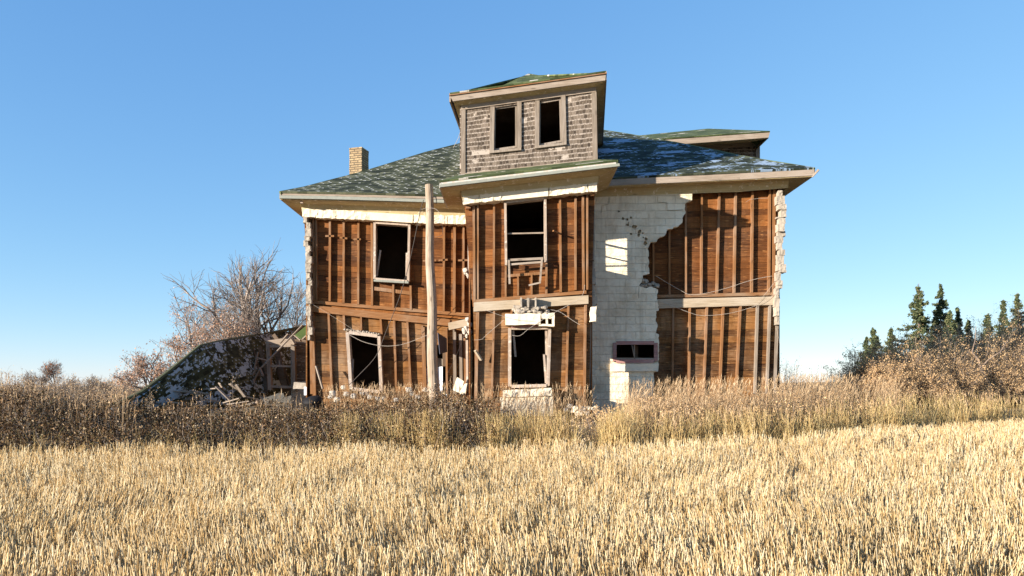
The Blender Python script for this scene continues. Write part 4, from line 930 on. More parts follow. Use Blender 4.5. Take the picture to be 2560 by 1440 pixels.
slab([(1142, 943), (1160, 953), (1152, 985), (1132, 975)], 22.1, .12, 'cream', 'pale square stone slab leaning against the house between the pole and the bay', 'stone slab', 'stone_slab', n=(4, 2, 4), amp=.01)
slab([(1160, 960), (1168, 958), (1163, 985), (1150, 986)], 21.9, .1, 'cream', 'narrow bright stone slab at the left foot of the bay', 'stone slab', 'stone_slab', n=(3, 2, 4), amp=.01)
slab([(734, 955), (768, 958), (768, 972), (733, 972)], 24.2, .3, 'stone', 'grey stone block beside the fallen wing window frame', 'stone block', 'stone_block', n=(5, 3, 3), amp=.02)
mb = MB(); mb.bar((763, 967), (763, 988), 6, 23.9, .05); tag(mb.build('stake', M['panel'], None, loc=P(763, 988, 23.9)), 'short white upright stake left of the house corner', 'stake')
piece_b = board((790, 915), (807, 972), 23.5, 23.3, .06, .04, 'greyz', 'thin grey board leaning on the wall near the left corner of the house')
# black round topped object of no certain kind, modelled as a turned solid
dc = P(792, 1010, 22.6); mb = MB(); prof = [(0, -.05), (.26, -.05), (.29, 0), (.30, .25), (.29, .5), (.31, .52), (.29, .56), (.27, .60), (.18, .66), (0, .67)]; rings = []
ns = 20; vs = []; fs = []
for i, (r, z) in enumerate(prof):
    for k in range(ns): t = 2 * math.pi * k / ns; vs.append(Vector((r * math.cos(t), r * math.sin(t), z)))
for i in range(len(prof) - 1):
    for k in range(ns): fs.append((i * ns + k, i * ns + (k + 1) % ns, (i + 1) * ns + (k + 1) % ns, (i + 1) * ns + k))
Rm = Matrix.Rotation(R(-10), 3, 'Y') @ Matrix.Rotation(R(12), 3, 'X'); loc = Vector((dc.x, 22.6, G1(dc.x, 22.6) + .15)); mb.add([Rm @ v + loc for v in vs], fs)
tag(mb.build('black_object', M['dark'], None, loc=loc, smooth=True), 'black round topped object sunk in the weeds at the left corner of the house', 'black_object')
# stones at the foot of the wall
gS = 'pale stones scattered along the foot of the left wall'; rs = random.Random(40)
for i, (x, y, s) in enumerate([(832, 985, 12), (826, 992, 7), (858, 968, 8), (866, 985, 10), (884, 990, 10), (905, 985, 8), (917, 984, 6), (925, 993, 9), (958, 995, 8), (1022, 975, 11), (1030, 985, 8), (1064, 975, 9), (945, 998, 9), (842, 1000, 10), (990, 1000, 8), (1045, 992, 9), (1240, 1000, 9), (1100, 985, 9), (880, 970, 6)]):
    c = P(x, y, 22.9 - (y - 970) * .02); r = s / F * 23 * .66; mb = MB()
    co = [Vector((sx * r * rs.uniform(.8, 1.3), sy * r * rs.uniform(.8, 1.2), sz * r * rs.uniform(.7, 1.1))) + c for sx, sy, sz in ((-1, -1, -1), (1, -1, -1), (1, -1, 1), (-1, -1, 1), (-1, 1, -1), (1, 1, -1), (1, 1, 1), (-1, 1, 1))]
    mb.stone(co, n=(4, 4, 4), amp=r * .42, freq=1.6 / r, seed=i * 2.7, rnd=.35); tag(mb.build('stone', M['rock'], None, loc=c - Vector((0, 0, r))), 'pale rough stone fallen at the foot of the left wall', 'stone', gS)
rs = random.Random(41)
for i, (x, y, s) in enumerate([(1425, 1015, 8), (1440, 1020, 9), (1432, 1028, 7), (1455, 1022, 10), (1470, 1020, 8), (1447, 1034, 11), (1466, 1032, 9), (1482, 1022, 7), (1490, 1018, 6), (1415, 1024, 7)]):
    c = P(x, y, 21.1); r = s / F * 21 * .72; mb = MB()
    co = [Vector((sx * r * rs.uniform(.8, 1.4), sy * r * rs.uniform(.8, 1.2), sz * r * rs.uniform(.6, 1.0))) + c for sx, sy, sz in ((-1, -1, -1), (1, -1, -1), (1, -1, 1), (-1, -1, 1), (-1, 1, -1), (1, 1, -1), (1, 1, 1), (-1, 1, 1))]
    mb.stone(co, n=(4, 4, 4), amp=r * .42, freq=1.6 / r, seed=i * 1.7, rnd=.3); tag(mb.build('stone', M['cream' if i % 3 else 'rock'], None, loc=c - Vector((0, 0, r))), 'cream broken stone in the small pile at the right foot of the bay', 'stone', 'broken stones piled right of the bay')

# ------------------------------------------------------------------ stubble field
def frustum(n, y0, y1, dens, beyond=None, margin=4.2):
    """sample n points with weight dens(Y) over the seen ground"""
    yy = np.linspace(y0, y1, 400); wgt = dens(yy) * (1.36 * yy + 2 * margin); cdf = np.cumsum(wgt); cdf /= cdf[-1]
    Y = np.interp(rng.uniform(0, 1, n), cdf, yy); X = (rng.uniform(-1, 1, n)) * (0.68 * Y + margin); return X, Y
def stubble():
    nt_ = 48000; X, Y = frustum(nt_, 4.6, 33, lambda y: 1 / (0.10 + (y / 9.5) ** 1.55))
    rowp = 0.17; ang = R(22); c, s = math.cos(ang), math.sin(ang)                  # drilled rows, slightly wandering
    a = X * c + Y * s; b = -X * s + Y * c; b = np.round(b / rowp) * rowp + rng.normal(0, .045, nt_) + .03 * np.sin(a * .6); X = a * c - b * s; Y = a * s + b * c
    ok = Y < edgeY(X) + rng.normal(0, .12, nt_)
    ok &= vnoise(X, Y, .75, 71) * .55 + vnoise(X, Y, .28, 72) * .45 > -0.55 + .25 * np.exp(-((np.mod(X * .93 - Y * .36 + 1.2, 7.5) - 1.0) / .28) ** 2)
    X, Y = X[ok], Y[ok]; k = 5; X = np.repeat(X, k) + rng.normal(0, .028, len(X) * k); Y = np.repeat(Y, k) + rng.normal(0, .03, len(Y) * k); n = len(X)
    Z = ground(X, Y); h = (.255 + .06 * vnoise(X, Y, 1.3, 73) + .04 * vnoise(X, Y, .35, 74)) * (.55 + .85 * rng.uniform(0, 1, n) ** 1.5) * (1 - .25 * ss((Y - 14) / 8))
    lx = .22 * vnoise(X, Y, 1.9, 75) + .16 * vnoise(X, Y, .45, 76) + rng.normal(.02, .15, n); ly = .2 * vnoise(X, Y, .9, 77) + rng.normal(0, .15, n)
    flat = rng.uniform(size=n) < .07; lx = np.where(flat, lx * 5, lx); ly = np.where(flat, ly * 4, ly); h = np.where(flat, h * .55, h)
    P0 = np.stack([X, Y, Z - .01], -1); P1 = np.stack([X + lx * h, Y + ly * h, Z + h], -1); wd = rng.uniform(.0026, .0046, n) * (1 + .6 * ss((Y - 9) / 14))
    V, Q = tubes(np.stack([P0, P1], 1), np.stack([wd, wd * .85], 1), 3)
    tag(np_mesh('stubble', V, Q, M['stubble']), 'short pale golden straw stubble covering the field', 'stubble', kind='stuff')
    # fallen straw and chaff
    n = 70000; X, Y = frustum(n, 4.6, 28, lambda y: 1 / (0.12 + (y / 8) ** 1.6)); ok = Y < edgeY(X) + .4; X, Y = X[ok], Y[ok]; n = len(X); Z = ground(X, Y)
    th = rng.uniform(0, 6.28, n); L = rng.uniform(.03, .16, n); el = rng.normal(.12, .2, n)
    P0 = np.stack([X, Y, Z + rng.uniform(0, .05, n)], -1); P1 = P0 + np.stack([np.cos(th) * L, np.sin(th) * L, np.abs(el) * L], -1); wd = rng.uniform(.0015, .0035, n)
    V, Q = tubes(np.stack([P0, P1], 1), np.stack([wd, wd], 1), 3)
    tag(np_mesh('straw_litter', V, Q, M['litter']), 'loose chopped straw lying between the stubble', 'straw', kind='stuff')
stubble()

prof = ([-60, 0, 100, 200, 300, 400, 500, 600, 680, 760, 850, 950, 1050, 1120, 1180, 1240, 1290, 1340, 1400, 1460, 1500, 1560, 1650, 1760, 1900, 2100, 2200, 2300, 2600],
        [950, 960, 985, 1010, 990, 1010, 1008, 1015, 992, 1012, 1005, 1005, 985, 968, 975, 1010, 1058, 1062, 1055, 1050, 1010, 975, 980, 978, 968, 975, 985, 1000, 1010])
# ------------------------------------------------------------------ tall grass along the field edge
def grass(name, mat, X, Y, H, lean, spread, wd, label, cat, heads=0.0, headmat=None, K=4, gl=0):
    n = len(X); Z = ground(X, Y); th = rng.uniform(0, 6.28, n); lx = lean + rng.normal(0, spread, n); ly = rng.normal(-.03, spread * .7, n)
    P = np.empty((n, K, 3))
    for k in range(K):
        t = k / (K - 1); P[:, k, 0] = X + lx * H * t ** 1.7; P[:, k, 1] = Y + ly * H * t ** 1.7; P[:, k, 2] = Z + H * t * (1 - .25 * (np.abs(lx) + np.abs(ly)) * t)
    tap = np.linspace(1, .35, K)[None, :]; rad = (wd * rng.uniform(.7, 1.3, n))[:, None] * tap
    vq = [tubes(P, rad, 3)]
    o_ = None
    V, Q = vq[0]; o_ = tag(np_mesh(name, V, Q, M[mat]), label, cat, kind='stuff')
    if heads:
        m = rng.uniform(size=n) < heads; tip = P[m, -1]; pre = P[m, -2]; d = tip - pre; d /= np.linalg.norm(d, axis=1, keepdims=True); hl = rng.uniform(.08, .2, m.sum())[:, None]
        pp = np.stack([tip - d * hl * .2, tip + d * hl * .3, tip + d * hl], 1); pp[:, 2, 0] += rng.normal(.01, .02, m.sum()); r = np.stack([np.full(m.sum(), .002), rng.uniform(.005, .010, m.sum()), np.full(m.sum(), .001)], 1)
        V, Q = tubes(pp, r, 3)
        # plume bits
        c = np.repeat(tip + d * hl * .4, 5, 0) + rng.normal(0, 1, (m.sum() * 5, 3)) * np.array([.014, .014, .035]); v2, q2 = leaves(c, rng.uniform(.006, .014, len(c)))
        V, Q = join((V, Q), (v2, q2)); np_mesh('seed_heads', V, Q, M[headmat], parent=o_)
    return o_
def pxX(px, Y): return (px - CX) / F * Y
# golden stems right at the edge, clumped
def clump(pxs, dy, n, sp):
    X = []; Y = []
    for px in pxs:
        x0 = pxX(px, 20.0)
        for _ in range(4): x0 = pxX(px, float(edgeY(x0)) + dy)
        y0 = float(edgeY(x0)) + dy; X.append(rng.normal(x0, sp, n)); Y.append(rng.normal(y0, sp * .7, n))
    return np.concatenate(X), np.concatenate(Y)
X, Y = clump([868, 880, 1060, 1075, 1090, 1110, 1235, 1245, 1290, 1310, 1330, 1350, 1375, 1395, 1420, 1520, 1530, 1560, 1000, 955], .3, 95, .13)
grass('tall_grass_clumps', 'grass', X, Y, rng.uniform(.5, 1.02, len(X)), -.02, .15, .0050, 'separate tufts of tall golden straw at the middle of the field edge', 'grass')
nb = 7200; pxs = 1500 + 1080 * rng.uniform(0, 1, nb) ** .95; d_ = rng.uniform(0, 1, nb) ** 1.4 * 1.7 + .1; X = np.zeros(nb); 
for _ in range(6): X = pxX(pxs, edgeY(X) + d_)
Y = edgeY(X) + d_; keep = (vnoise(X, Y, .22, 90) > .02) & ~((Y > 23.4) & (X < 8.7)); X, Y = X[keep], Y[keep]
H = rng.uniform(.45, .84, len(X)) * (1 - .0 * X) * (1 + .25 * vnoise(X, Y, .5, 91)); grass('tall_grass', 'grass', X, Y, H, -.05, .14, .0062, 'dense golden grass standing along the field edge right of the house', 'grass', .25, 'grasshead')
nb = 5200; pxs = rng.uniform(1560, 2240, nb); d_ = rng.uniform(1.2, 5.4, nb); X = np.zeros(nb)
for _ in range(6): X = pxX(pxs, edgeY(X) + d_)
Y = edgeY(X) + d_; keep = (vnoise(X, Y, .7, 93) > -.25) & ~((Y > 23.55) & (X < 8.75)); X, Y = X[keep], Y[keep]
grass('feather_grass', 'grasshead', X, Y, (.5 + .75 * rng.uniform(0, 1, len(X)) ** 1.6) * (1 - .12 * ss((X - 9) / 4)), .12, .12, .0038, 'feathery reddish grass swaying against the right wall of the house', 'grass', .9, 'grasshead', K=5)
nb = 1500; X = np.concatenate([rng.uniform(pxX(820, 23), pxX(1150, 23), 700), rng.normal(pxX(950, 23.2), .5, 350), rng.uniform(pxX(1195, 21.2), pxX(1470, 21.2), 450)]); Y = np.concatenate([rng.uniform(22.0, 23.6, 1050), rng.uniform(20.7, 21.3, 450)])
grass('wall_foot_grass', 'grasshead', X, Y, rng.uniform(.45, 1.15, len(X)), .05, .12, .0038, 'brown grass spikes growing at the foot of the left wall and bay', 'grass', .8, 'grasshead')
n = 300; px_ = np.where(rng.uniform(size=n) < .45, rng.uniform(-60, 330, n), rng.uniform(-60, 1240, n)); d_ = rng.uniform(.8, 4.2, n); X = np.zeros(n)
for _ in range(6): X = pxX(px_, edgeY(X) + d_)
Y = edgeY(X) + d_; H = ZC + (HY - np.interp(px_, prof[0], prof[1])) / F * Y - ground(X, Y); keep = (Y < 21.0) | (X < -7.5); X, Y, H = X[keep], Y[keep], H[keep]
grass('weed_stalks', 'grasshead', X, Y, np.maximum(.3, H) * rng.uniform(.6, 1.2, len(X)), .03, .10, .0040, 'dry seed stalks sticking up out of the dark thicket', 'weeds', .9, 'grasshead')
n = 1700; X = rng.uniform(-14.5, 12, n); Y = edgeY(X) + rng.uniform(-.15, .6, n)
grass('edge_grass', 'grass', X, Y, rng.uniform(.2, .75, n), .06, .38, .0034, 'sprawling straw blades along the base of the thicket', 'grass')

# ------------------------------------------------------------------ thicket between the field and the house
def thicket(name, mat, px0, px1, dens, prof, depth, label, leafsz=(.014, .034), dmin=.25, twigs=True, K=1.0, hfront=.62, cloud=.32):
    C = []; Rr = []
    px = px0
    while px < px1:
        for lay in range(4):
            d = dmin + depth * (lay + .15) / 4 + random.uniform(-.15, .25); x = 0.0; pj = px + random.uniform(-20, 20)
            for _ in range(6): x = pxX(pj, float(edgeY(x)) + d)
            y = float(edgeY(x)) + d
            if (y > 21.0 and pxX(1165, 21.9) < x < pxX(1480, 21.9)) or (y > 23.4 and -6.6 < x < 8.7): continue
            yt = float(np.interp(pj, prof[0], prof[1])); ztop = ZC + (HY - yt) / F * y; g = G1(x, y); h = max(.25, (ztop - g)) * (hfront + (1 - hfront) * (lay / 3)) * random.uniform(.68, 1.16)
            r = random.uniform(.42, .78); C.append((x, y, g, h)); Rr.append(r)
        px += 34 * K
    LV = []; ST_ = []; SR = []
    for (x, y, g, h), r in zip(C, Rr):
        n = int(dens * r * h * 290); u = rng.normal(size=(n, 3)); u /= np.linalg.norm(u, axis=1, keepdims=True); rad = rng.uniform(0, 1, n) ** .28
        p = u * rad[:, None] * np.array([r, r, h * .62]) * (1 + .22 * np.sin(u[:, :1] * 5 + x * 9) * np.cos(u[:, 1:2] * 4 + y * 7)) + np.array([x, y, g + h * .42]); nn = vnoise(p[:, 0] * 1.0 + p[:, 1], p[:, 2] * 1.0 + p[:, 0] * .3, .16, 31)
        p = p[(nn > -cloud) & (p[:, 2] > g)]; LV.append(p)
        ns_ = int(9 * h + 4); a = rng.uniform(0, 6.28, ns_); rr = rng.uniform(0, r, ns_); hh = h * rng.uniform(.6, 1.12, ns_); K_ = 4; pp = np.empty((ns_, K_, 3))
        for k in range(K_):
            t = k / 3; pp[:, k, 0] = x + rr * np.cos(a) * (.4 + .7 * t) + rng.normal(0, .02, ns_); pp[:, k, 1] = y + rr * np.sin(a) * (.4 + .7 * t) + rng.normal(0, .02, ns_); pp[:, k, 2] = g + hh * t
        ST_.append(pp); tip = pp[:, -1]; LV.append(np.repeat(tip, 7, 0) + rng.normal(0, 1, (ns_ * 7, 3)) * np.array([.025, .025, .06]))
    L = np.concatenate(LV); sz = rng.uniform(leafsz[0], leafsz[1], len(L)); V, Q = leaves(L, sz)
    o = tag(np_mesh(name, V, Q, M[mat]), label, 'bushes', kind='stuff')
    S = np.concatenate(ST_); rad = np.tile(np.array([.007, .005, .004, .0025]), (len(S), 1)); V, Q = tubes(S, rad, 3); np_mesh('stems', V, Q, M['twig'], parent=o)
    fl = L[rng.uniform(size=len(L)) < .02]; V, Q = leaves(np.repeat(fl, 4, 0) + rng.normal(0, .012, (len(fl) * 4, 3)), rng.uniform(.008, .018, len(fl) * 4)); np_mesh('seed_fluff', V, Q, M['fluff'], parent=o)
thicket('rose_thicket', 'rose', -80, 1240, 6.6, prof, 5.2, 'dark brown leafy thicket along the field edge in front of the house')
thicket('weed_thicket', 'grasshead', 1300, 1500, 2.0, prof, 3.4, 'low dry weeds below the bay window at the field edge', dmin=.3)
thicket('right_weeds', 'scrub', 1500, 2200, 2.0, ([1500, 1600, 1760, 1900, 2100, 2200], [1015, 990, 995, 990, 990, 990]), 3.6, 'pale brown weeds behind the grass on the right', dmin=.9, K=1.2, hfront=.85)

def shrub(name, x, y, r, h, n, mat, label, cat='shrub', leafsz=(.02, .05), twn=260, squash=1.0, group=None, twr=.012):
    g = G1(x, y); root = thing(name, (x, y, g), label, cat, group)
    K_ = 5; a = rng.uniform(0, 6.28, twn); rr = r * rng.uniform(.1, 1, twn) ** .6; hh = h * rng.uniform(.35, 1.0, twn) * np.sqrt(np.clip(1.05 - (rr / r) ** 2, .08, 1)); pp = np.empty((twn, K_, 3)); b0 = rng.uniform(0, r * .45, twn)
    for k in range(K_):
        t = k / (K_ - 1); q = b0 * (1 - t) + rr * t ** .8; pp[:, k, 0] = x + q * np.cos(a) + rng.normal(0, .03 * r, twn); pp[:, k, 1] = y + q * np.sin(a) + rng.normal(0, .03 * r, twn); pp[:, k, 2] = g + hh * t + rng.normal(0, .01 * h, twn)
    rad = np.tile(np.linspace(1, .3, K_) * twr, (twn, 1)); parts = [tubes(pp, rad, 3)]
    # side twigs
    m = twn * 5; i = rng.integers(0, twn, m); t = rng.uniform(.35, 1, m); f = t * (K_ - 1); k0 = np.minimum(f.astype(int), K_ - 2); w_ = (f - k0)[:, None]; s0 = pp[i, k0] * (1 - w_) + pp[i, k0 + 1] * w_
    d = rng.normal(size=(m, 3)); d[:, 2] = np.abs(d[:, 2]) * 1.0 + .2; d /= np.linalg.norm(d, axis=1, keepdims=True); L = h * rng.uniform(.06, .2, m)[:, None]; s2 = np.stack([s0, s0 + d * L * .5 + rng.normal(0, .02, (m, 3)), s0 + d * L], 1)
    s2[:, :, 2] = np.maximum(s2[:, :, 2], g); parts.append(tubes(s2, np.tile(np.array([1, .7, .4]) * twr * .38, (m, 1)), 3)); V, Q = join(*parts); np_mesh('stems', V, Q, M['twig'], parent=root)
    ii_ = rng.integers(0, m, n); c = s2[ii_, rng.integers(1, 3, n)] + rng.normal(0, .05, (n, 3)); V, Q = leaves(c, rng.uniform(leafsz[0], leafsz[1], n)); np_mesh('foliage', V, Q, M[mat], parent=root)
    return root
sh = [(2170, 905, 27.4, 1.5, 'reddish brown shrub at the left end of the scrub on the right'), (2235, 880, 28.2, 1.8, 'rounded tan shrub below the two low left spruces'), (2315, 862, 29.6, 2.0, 'broad orange tinged shrub beneath the tallest spruces'), (2400, 858, 31.0, 2.1, 'dense grey brown shrub right of the tallest spruces'),
      (2475, 850, 32.0, 2.0, 'twiggy grey shrub before the dark leaning trunk'), (2550, 800, 33.0, 2.4, 'tall brown shrub at the right picture edge'), (2610, 770, 33.4, 2.6, 'highest orange brown shrub cut by the right picture edge'), (2285, 920, 27.6, 1.5, 'low scrub in front at the middle of the right thicket'), (2370, 925, 28.8, 1.6, 'low grey scrub in front of the dense shrubs'), (2455, 915, 30.2, 1.6, 'low brown scrub at the end of the golden grass'), (2205, 935, 26.6, 1.2, 'low rusty scrub behind the golden grass'), (2535, 900, 31.0, 1.6, 'rusty low shrub at the foot of the tall right shrub')]
for px, yt, Y, r, lab in sh:
    x = pxX(px, Y); g = G1(x, Y); h = ZC + (HY - yt) / F * Y - g; shrub('scrub_bush', x, Y, r, h * (1.38 if px < 2500 else 1.25), 34000, 'scrub', lab, 'shrub', (.012, .032), 420, group='brown scrub bushes right of the house', twr=.010)
for px, yt, Y, r, lab in [(1960, 905, 24.6, .8, 'thin bare shrub just right of the house corner'), (2030, 925, 25.5, .9, 'low bare shrub behind the feathery grass'), (2100, 930, 26.2, 1.1, 'hazy bare shrub left of the scrub')]:
    x = pxX(px, Y); g = G1(x, Y); shrub('bare_shrub', x, Y, r, (ZC + (HY - yt) / F * Y - g) * 1.15, 900, 'scrub', lab, 'shrub', (.015, .03), 130, group='bare shrubs right of the house', twr=.008)
x = pxX(2125, 25.5); shrub('dark_rose_bush', x, 25.5, .5, ZC + (HY - 965) / F * 25.5 - G1(x, 25.5) + .1, 3500, 'rose', 'dark leaved rose bush among the golden grass', 'bush', (.018, .035), 60, twr=.006)
for px, yt, lab in [(503, 945, 'tall dry weed stalk before the fallen roof'), (580, 935, 'leaning seed stalk right of the boards'), (377, 965, 'short leafy weed at the left end of the fallen roof')]:
    Y = 21.0; x = pxX(px, Y); g = G1(x, Y); shrub('weed_stalk', x, Y, .07, ZC + (HY - yt) / F * Y - g, 260, 'grasshead', lab, 'weed', (.01, .022), 5, twr=.006)

# ------------------------------------------------------------------ bare and autumn trees
def tree(name, base, h, lean, spread, seed, label, leafmat=None, nleaf=0, leafsz=(.05, .1), r0=.16, fork=4, group=None, patch=None, levels=5, up=.25, thin=.00018):
    rg = np.random.default_rng(seed); root = thing(name, base, label, 'tree', group); trunk = []; crown = []; tips = []
    def grow(p, d, L, r, lv):
        K_ = 5; pts = [p]; dd = d.copy()
        for k in range(K_ - 1):
            dd = dd + rg.normal(0, .16 if lv else .07, 3) + np.array([0, 0, up * .25]); dd /= np.linalg.norm(dd); pts.append(pts[-1] + dd * L / (K_ - 1))
        pts = np.array(pts); rad = np.linspace(r, r * (.62 if lv < levels else .35), K_); (trunk if lv <= 1 else crown).append((pts, rad))
        if lv >= 2: tips.append(pts[2:])
        if lv >= levels: return
        nc = fork if lv == 0 else int(rg.integers(2, 5))
        for j in range(nc):
            t = rg.uniform(.55 if lv == 0 else .3, 1.0); f = t * (K_ - 1); k0 = min(int(f), K_ - 2); q = pts[k0] * (1 - f + k0) + pts[k0 + 1] * (f - k0)
            ax = rg.normal(size=3); ax -= ax.dot(dd) * dd; ax /= np.linalg.norm(ax) + 1e-9; an = rg.uniform(.4, 1.05) * spread; nd = dd * math.cos(an) + ax * math.sin(an); nd[2] += up * .5; nd /= np.linalg.norm(nd)
            grow(q, nd, L * rg.uniform(.55, .8), r * rg.uniform(.42, .62), lv + 1)
        grow(pts[-1], dd, L * rg.uniform(.6, .8), r * .6, lv + 1)
    b = np.array(base, float) - np.array([0, 0, .1]); d = np.array([lean[0], lean[1], 1.0]); d /= np.linalg.norm(d); grow(b, d, h * .34, r0, 0)
    allp = np.concatenate([p for p, _ in crown]); top = allp[:, 2].max() - b[2]; s = h / top
    mv = lambda a: (a - b) * s + b
    V, Q = tubes(np.array([mv(p) for p, _ in trunk]), np.array([r for _, r in trunk]), 7); np_mesh('trunk', V, Q, M['bark'], parent=root, smooth=True)
    V, Q = tubes(np.array([mv(p) for p, _ in crown]), np.maximum(np.array([r for _, r in crown]), base[1] * thin), 3); np_mesh('branches', V, Q, M['twig'], parent=root)
    if nleaf:
        T_ = mv(np.concatenate(tips)); 
        if patch is not None: T_ = T_[np.linalg.norm((T_ - np.array(patch[0])) / np.array(patch[1]), axis=1) < 1]
        if len(T_):
            c = T_[rg.integers(0, len(T_), nleaf)] + rg.normal(0, .12, (nleaf, 3)); V, Q = leaves(c, rg.uniform(leafsz[0], leafsz[1], nleaf)); np_mesh('foliage', V, Q, M[leafmat], parent=root)
    return root
def tb(px, Y): x = pxX(px, Y); return (x, Y, G1(x, Y))
def hh(yt, Y, px): return ZC + (HY - yt) / F * Y - G1(pxX(px, Y), Y)
tree('bare_tree', tb(650, 44), hh(598, 44, 650), (-.02, 0), 1.0, 5, 'large leafless tree rising behind the collapsed wing', r0=.24, fork=6, levels=5, up=.14, thin=.00014)
tree('bare_tree', tb(735, 50), hh(655, 50, 735), (.03, 0), .95, 12, 'smaller leafless tree hugging the left edge of the house', r0=.15, levels=5)
tree('bare_tree', tb(575, 52), hh(690, 52, 575), (-.1, 0), 1.0, 23, 'thin leafless tree left of the large one', 'orange', 500, (.05, .1), r0=.13, levels=5)
tree('autumn_tree', tb(505, 42), hh(728, 42, 505), (-.15, 0), 1.15, 33, 'tree with scattered rust orange leaves behind the fallen roof', 'orange', 2600, (.03, .065), r0=.13, levels=5, up=.2)
tree('autumn_tree', tb(590, 40), hh(760, 40, 590), (.05, 0), 1.1, 37, 'low rust leaved tree below the large bare tree', 'orange', 2000, (.03, .065), r0=.11, levels=5, up=.2)
tree('autumn_tree', tb(405, 36), hh(845, 36, 405), (-.55, 0), 1.15, 41, 'small orange leaved tree leaning left beyond the fallen roof', 'orange', 2000, (.03, .06), r0=.09, levels=5, up=.15)
for px, yt, Y, sd, lab in [(135, 905, 95, 50, 'far bare tree with a clump of rusty leaves'), (75, 930, 100, 51, 'far grey bare tree near the left picture edge'), (233, 938, 90, 52, 'far slender bare tree left of the fallen roof'), (185, 945, 92, 53, 'far bare tree beside the rusty clump'), (262, 955, 88, 54, 'low far bare tree nearest the fallen roof'), (35, 955, 98, 55, 'low far bare tree at the left picture edge'), (105, 940, 97, 56, 'far bare tree standing between two others on the left')]:
    b_ = tb(px, Y); pt_ = ((P(132, 930, Y)[:]), (1.3, 3, 1.3)) if sd == 50 else None
    tree('distant_tree', b_, hh(yt, Y, px) * 1.15, (0, 0), 1.05, sd, lab, 'rust', 300 if sd == 50 else 0, (.06, .13), r0=.13, levels=5, thin=.00010, group='far bare trees on the left', patch=pt_, up=.3)
for px, yt, Y, r, lab in [(30, 930, 30, 1.2, 'reddish weedy shrub at the far left edge'), (80, 955, 32, 1.2, 'weedy brown shrub beside the leftmost one'), (150, 965, 31, 1.2, 'pale feathery shrub behind the thicket'), (215, 960, 33, 1.1, 'tan feathery shrub before the slender far tree'), (300, 955, 30, .8, 'small orange shrub at the tip of the fallen roof'), (260, 985, 32, 1.0, 'low tan shrub left of the fallen roof'), (-20, 925, 30, 1.2, 'tall weedy shrub cut by the left picture edge')]:
    x = pxX(px, Y); shrub('weedy_shrub', x, Y, r, (ZC + (HY - yt) / F * Y - G1(x, Y)) * 1.12, 2600, 'grasshead', lab, 'shrub', (.015, .035), 150, group='weedy shrubs behind the left thicket', twr=.007)

rs = random.Random(77); k_ = 0
for px in (-30, 15, 60, 110, 160, 205, 250, 290, 330):
    Y = rs.uniform(52, 62); x = pxX(px, Y); shrub('far_shrub', x, Y, rs.uniform(1.6, 2.4), (ZC + (HY - rs.uniform(938, 958)) / F * Y - G1(x, Y)) * 1.12, 1500, rs.choice(['scrub', 'grasshead']), 'hazy brown shrub in the low far shrub line behind the left thicket', 'shrub', (.03, .06), 240, group='far shrub line on the left', twr=.016)
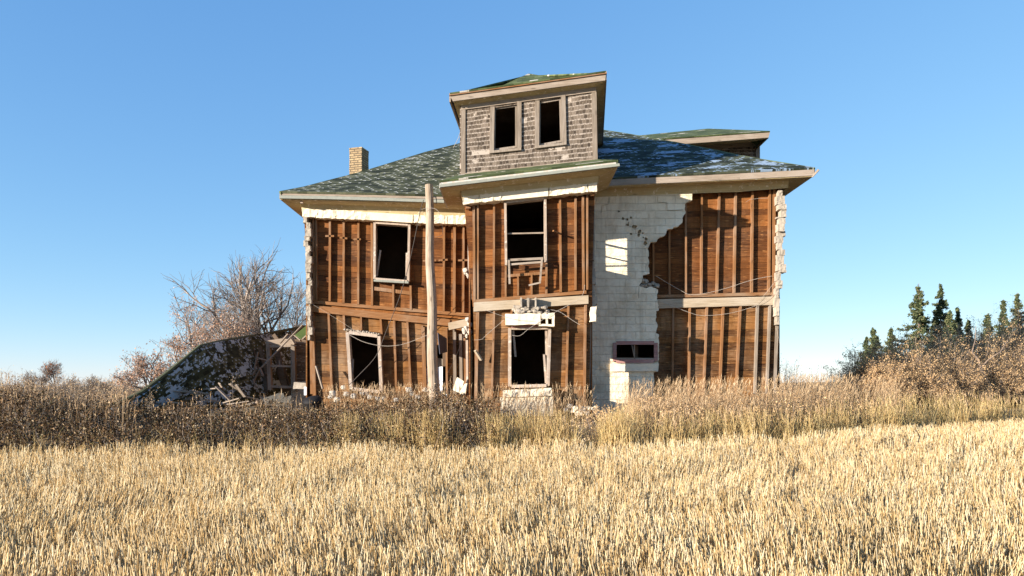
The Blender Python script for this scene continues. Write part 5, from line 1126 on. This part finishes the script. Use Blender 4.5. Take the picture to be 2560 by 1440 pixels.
# ------------------------------------------------------------------ spruces
def spruce(px, ytop, Y, wpx, seed, label, drop=1.0):
    Y = Y * 1.25
    rg = np.random.default_rng(seed); b = tb(px, Y); h = hh(ytop, Y, px); Rm_ = wpx / F * Y / 2 * 1.75; root = thing('spruce_tree', b, label, 'tree', 'spruces rising behind the scrub')
    mb = MB(); mb.tube([Vector(b) + Vector((0, 0, h * k / 6)) for k in range(7)], [.14 * (1 - k / 6.3) + .01 for k in range(7)], 6); mb.build('trunk', M['bark'], root)
    BR = []; LC = []
    z = h * .08
    while z < h * .985:
        f = 1 - z / h; prof_ = Rm_ * min(1.05, (f * 1.12) ** .9); nb_ = int(rg.integers(4, 7))
        for j in range(nb_):
            a = rg.uniform(0, 6.28); L = prof_ * rg.uniform(.3, 1.1); t = np.linspace(0, 1, 4)[:, None]; dirn = np.array([math.cos(a), math.sin(a), 0]); z0 = np.array([b[0], b[1], b[2] + z + rg.uniform(-.1, .1)])
            pts = z0 + dirn * L * t + np.array([0, 0, 1]) * (-.30 * L * t + .22 * L * t ** 2.5); BR.append(pts)
            m = int(22 * L + 8); q = rg.uniform(.12, 1.03, m); c = z0 + dirn * L * q[:, None] + np.array([0, 0, 1]) * (-.30 * L * q + .22 * L * q ** 2.5)[:, None]
            side = np.array([-dirn[1], dirn[0], 0]); c = c + side * (rg.normal(0, .16, m) * L * (1.1 - q))[:, None] + np.array([0, 0, 1]) * rg.normal(-.05, .05, m)[:, None]; LC.append(c); LC.append(c + rg.normal(0, .05, c.shape))
        z += h * .026 + .10
    V, Q = tubes(np.array(BR), np.tile(np.array([.03, .02, .015, .008]), (len(BR), 1)), 3); np_mesh('branches', V, Q, M['bark'], parent=root)
    C = np.concatenate(LC); C = np.concatenate([C, C + rg.normal(0, .07, C.shape)]); V, Q = leaves(C, rg.uniform(.06, .14, len(C)), .4); np_mesh('needles', V, Q, M['needle'], parent=root)
for px, yt, Y, wd, sd, lab in [(2183, 818, 62, 62, 1, 'short thin spruce at the left end of the spruces'), (2166, 843, 66, 46, 2, 'smallest ragged spruce left of the short thin one'), (2227, 821, 60, 56, 3, 'short open branched spruce standing alone'), (2297, 708, 60, 92, 4, 'tallest broad spruce of the group'),
                               (2352, 710, 62, 78, 5, 'tall dark spruce right of the tallest one'), (2375, 775, 60, 60, 6, 'olive green spruce between tall and medium ones'), (2394, 767, 64, 60, 7, 'medium spruce on the right shoulder of the dark one'), (2421, 799, 62, 50, 8, 'pointed low spruce right of the medium one'),
                               (2469, 783, 62, 58, 9, 'bluish medium spruce in the right gap'), (2508, 747, 60, 52, 10, 'slim spruce second from the right picture edge'), (2543, 731, 62, 64, 11, 'rightmost tall spruce near the picture edge'), (2325, 850, 64, 60, 12, 'low olive spruce between the two tallest')]:
    spruce(px, yt, Y, wd, sd, lab)
# dark leaning trunk in the right scrub
mb = MB(); q = [P(2478, 1000, 29), P(2476, 965, 29), P(2462, 945, 28.9), P(2452, 920, 28.9), P(2446, 900, 29), P(2430, 880, 29.2), P(2438, 850, 29.4), P(2440, 815, 29.5)]; mb.tube(q, [.07, .065, .06, .05, .04, .025, .015, .008], 7)
q2 = [P(2452, 920, 28.9), P(2470, 900, 28.8), P(2500, 880, 28.7), P(2520, 850, 28.7)]; mb.tube(q2, [.03, .022, .014, .007], 6)
tag(mb.build('leaning_tree', M['bark'], None, loc=P(2478, 1000, 29)), 'dark crooked leafless trunk leaning in the right scrub', 'tree')
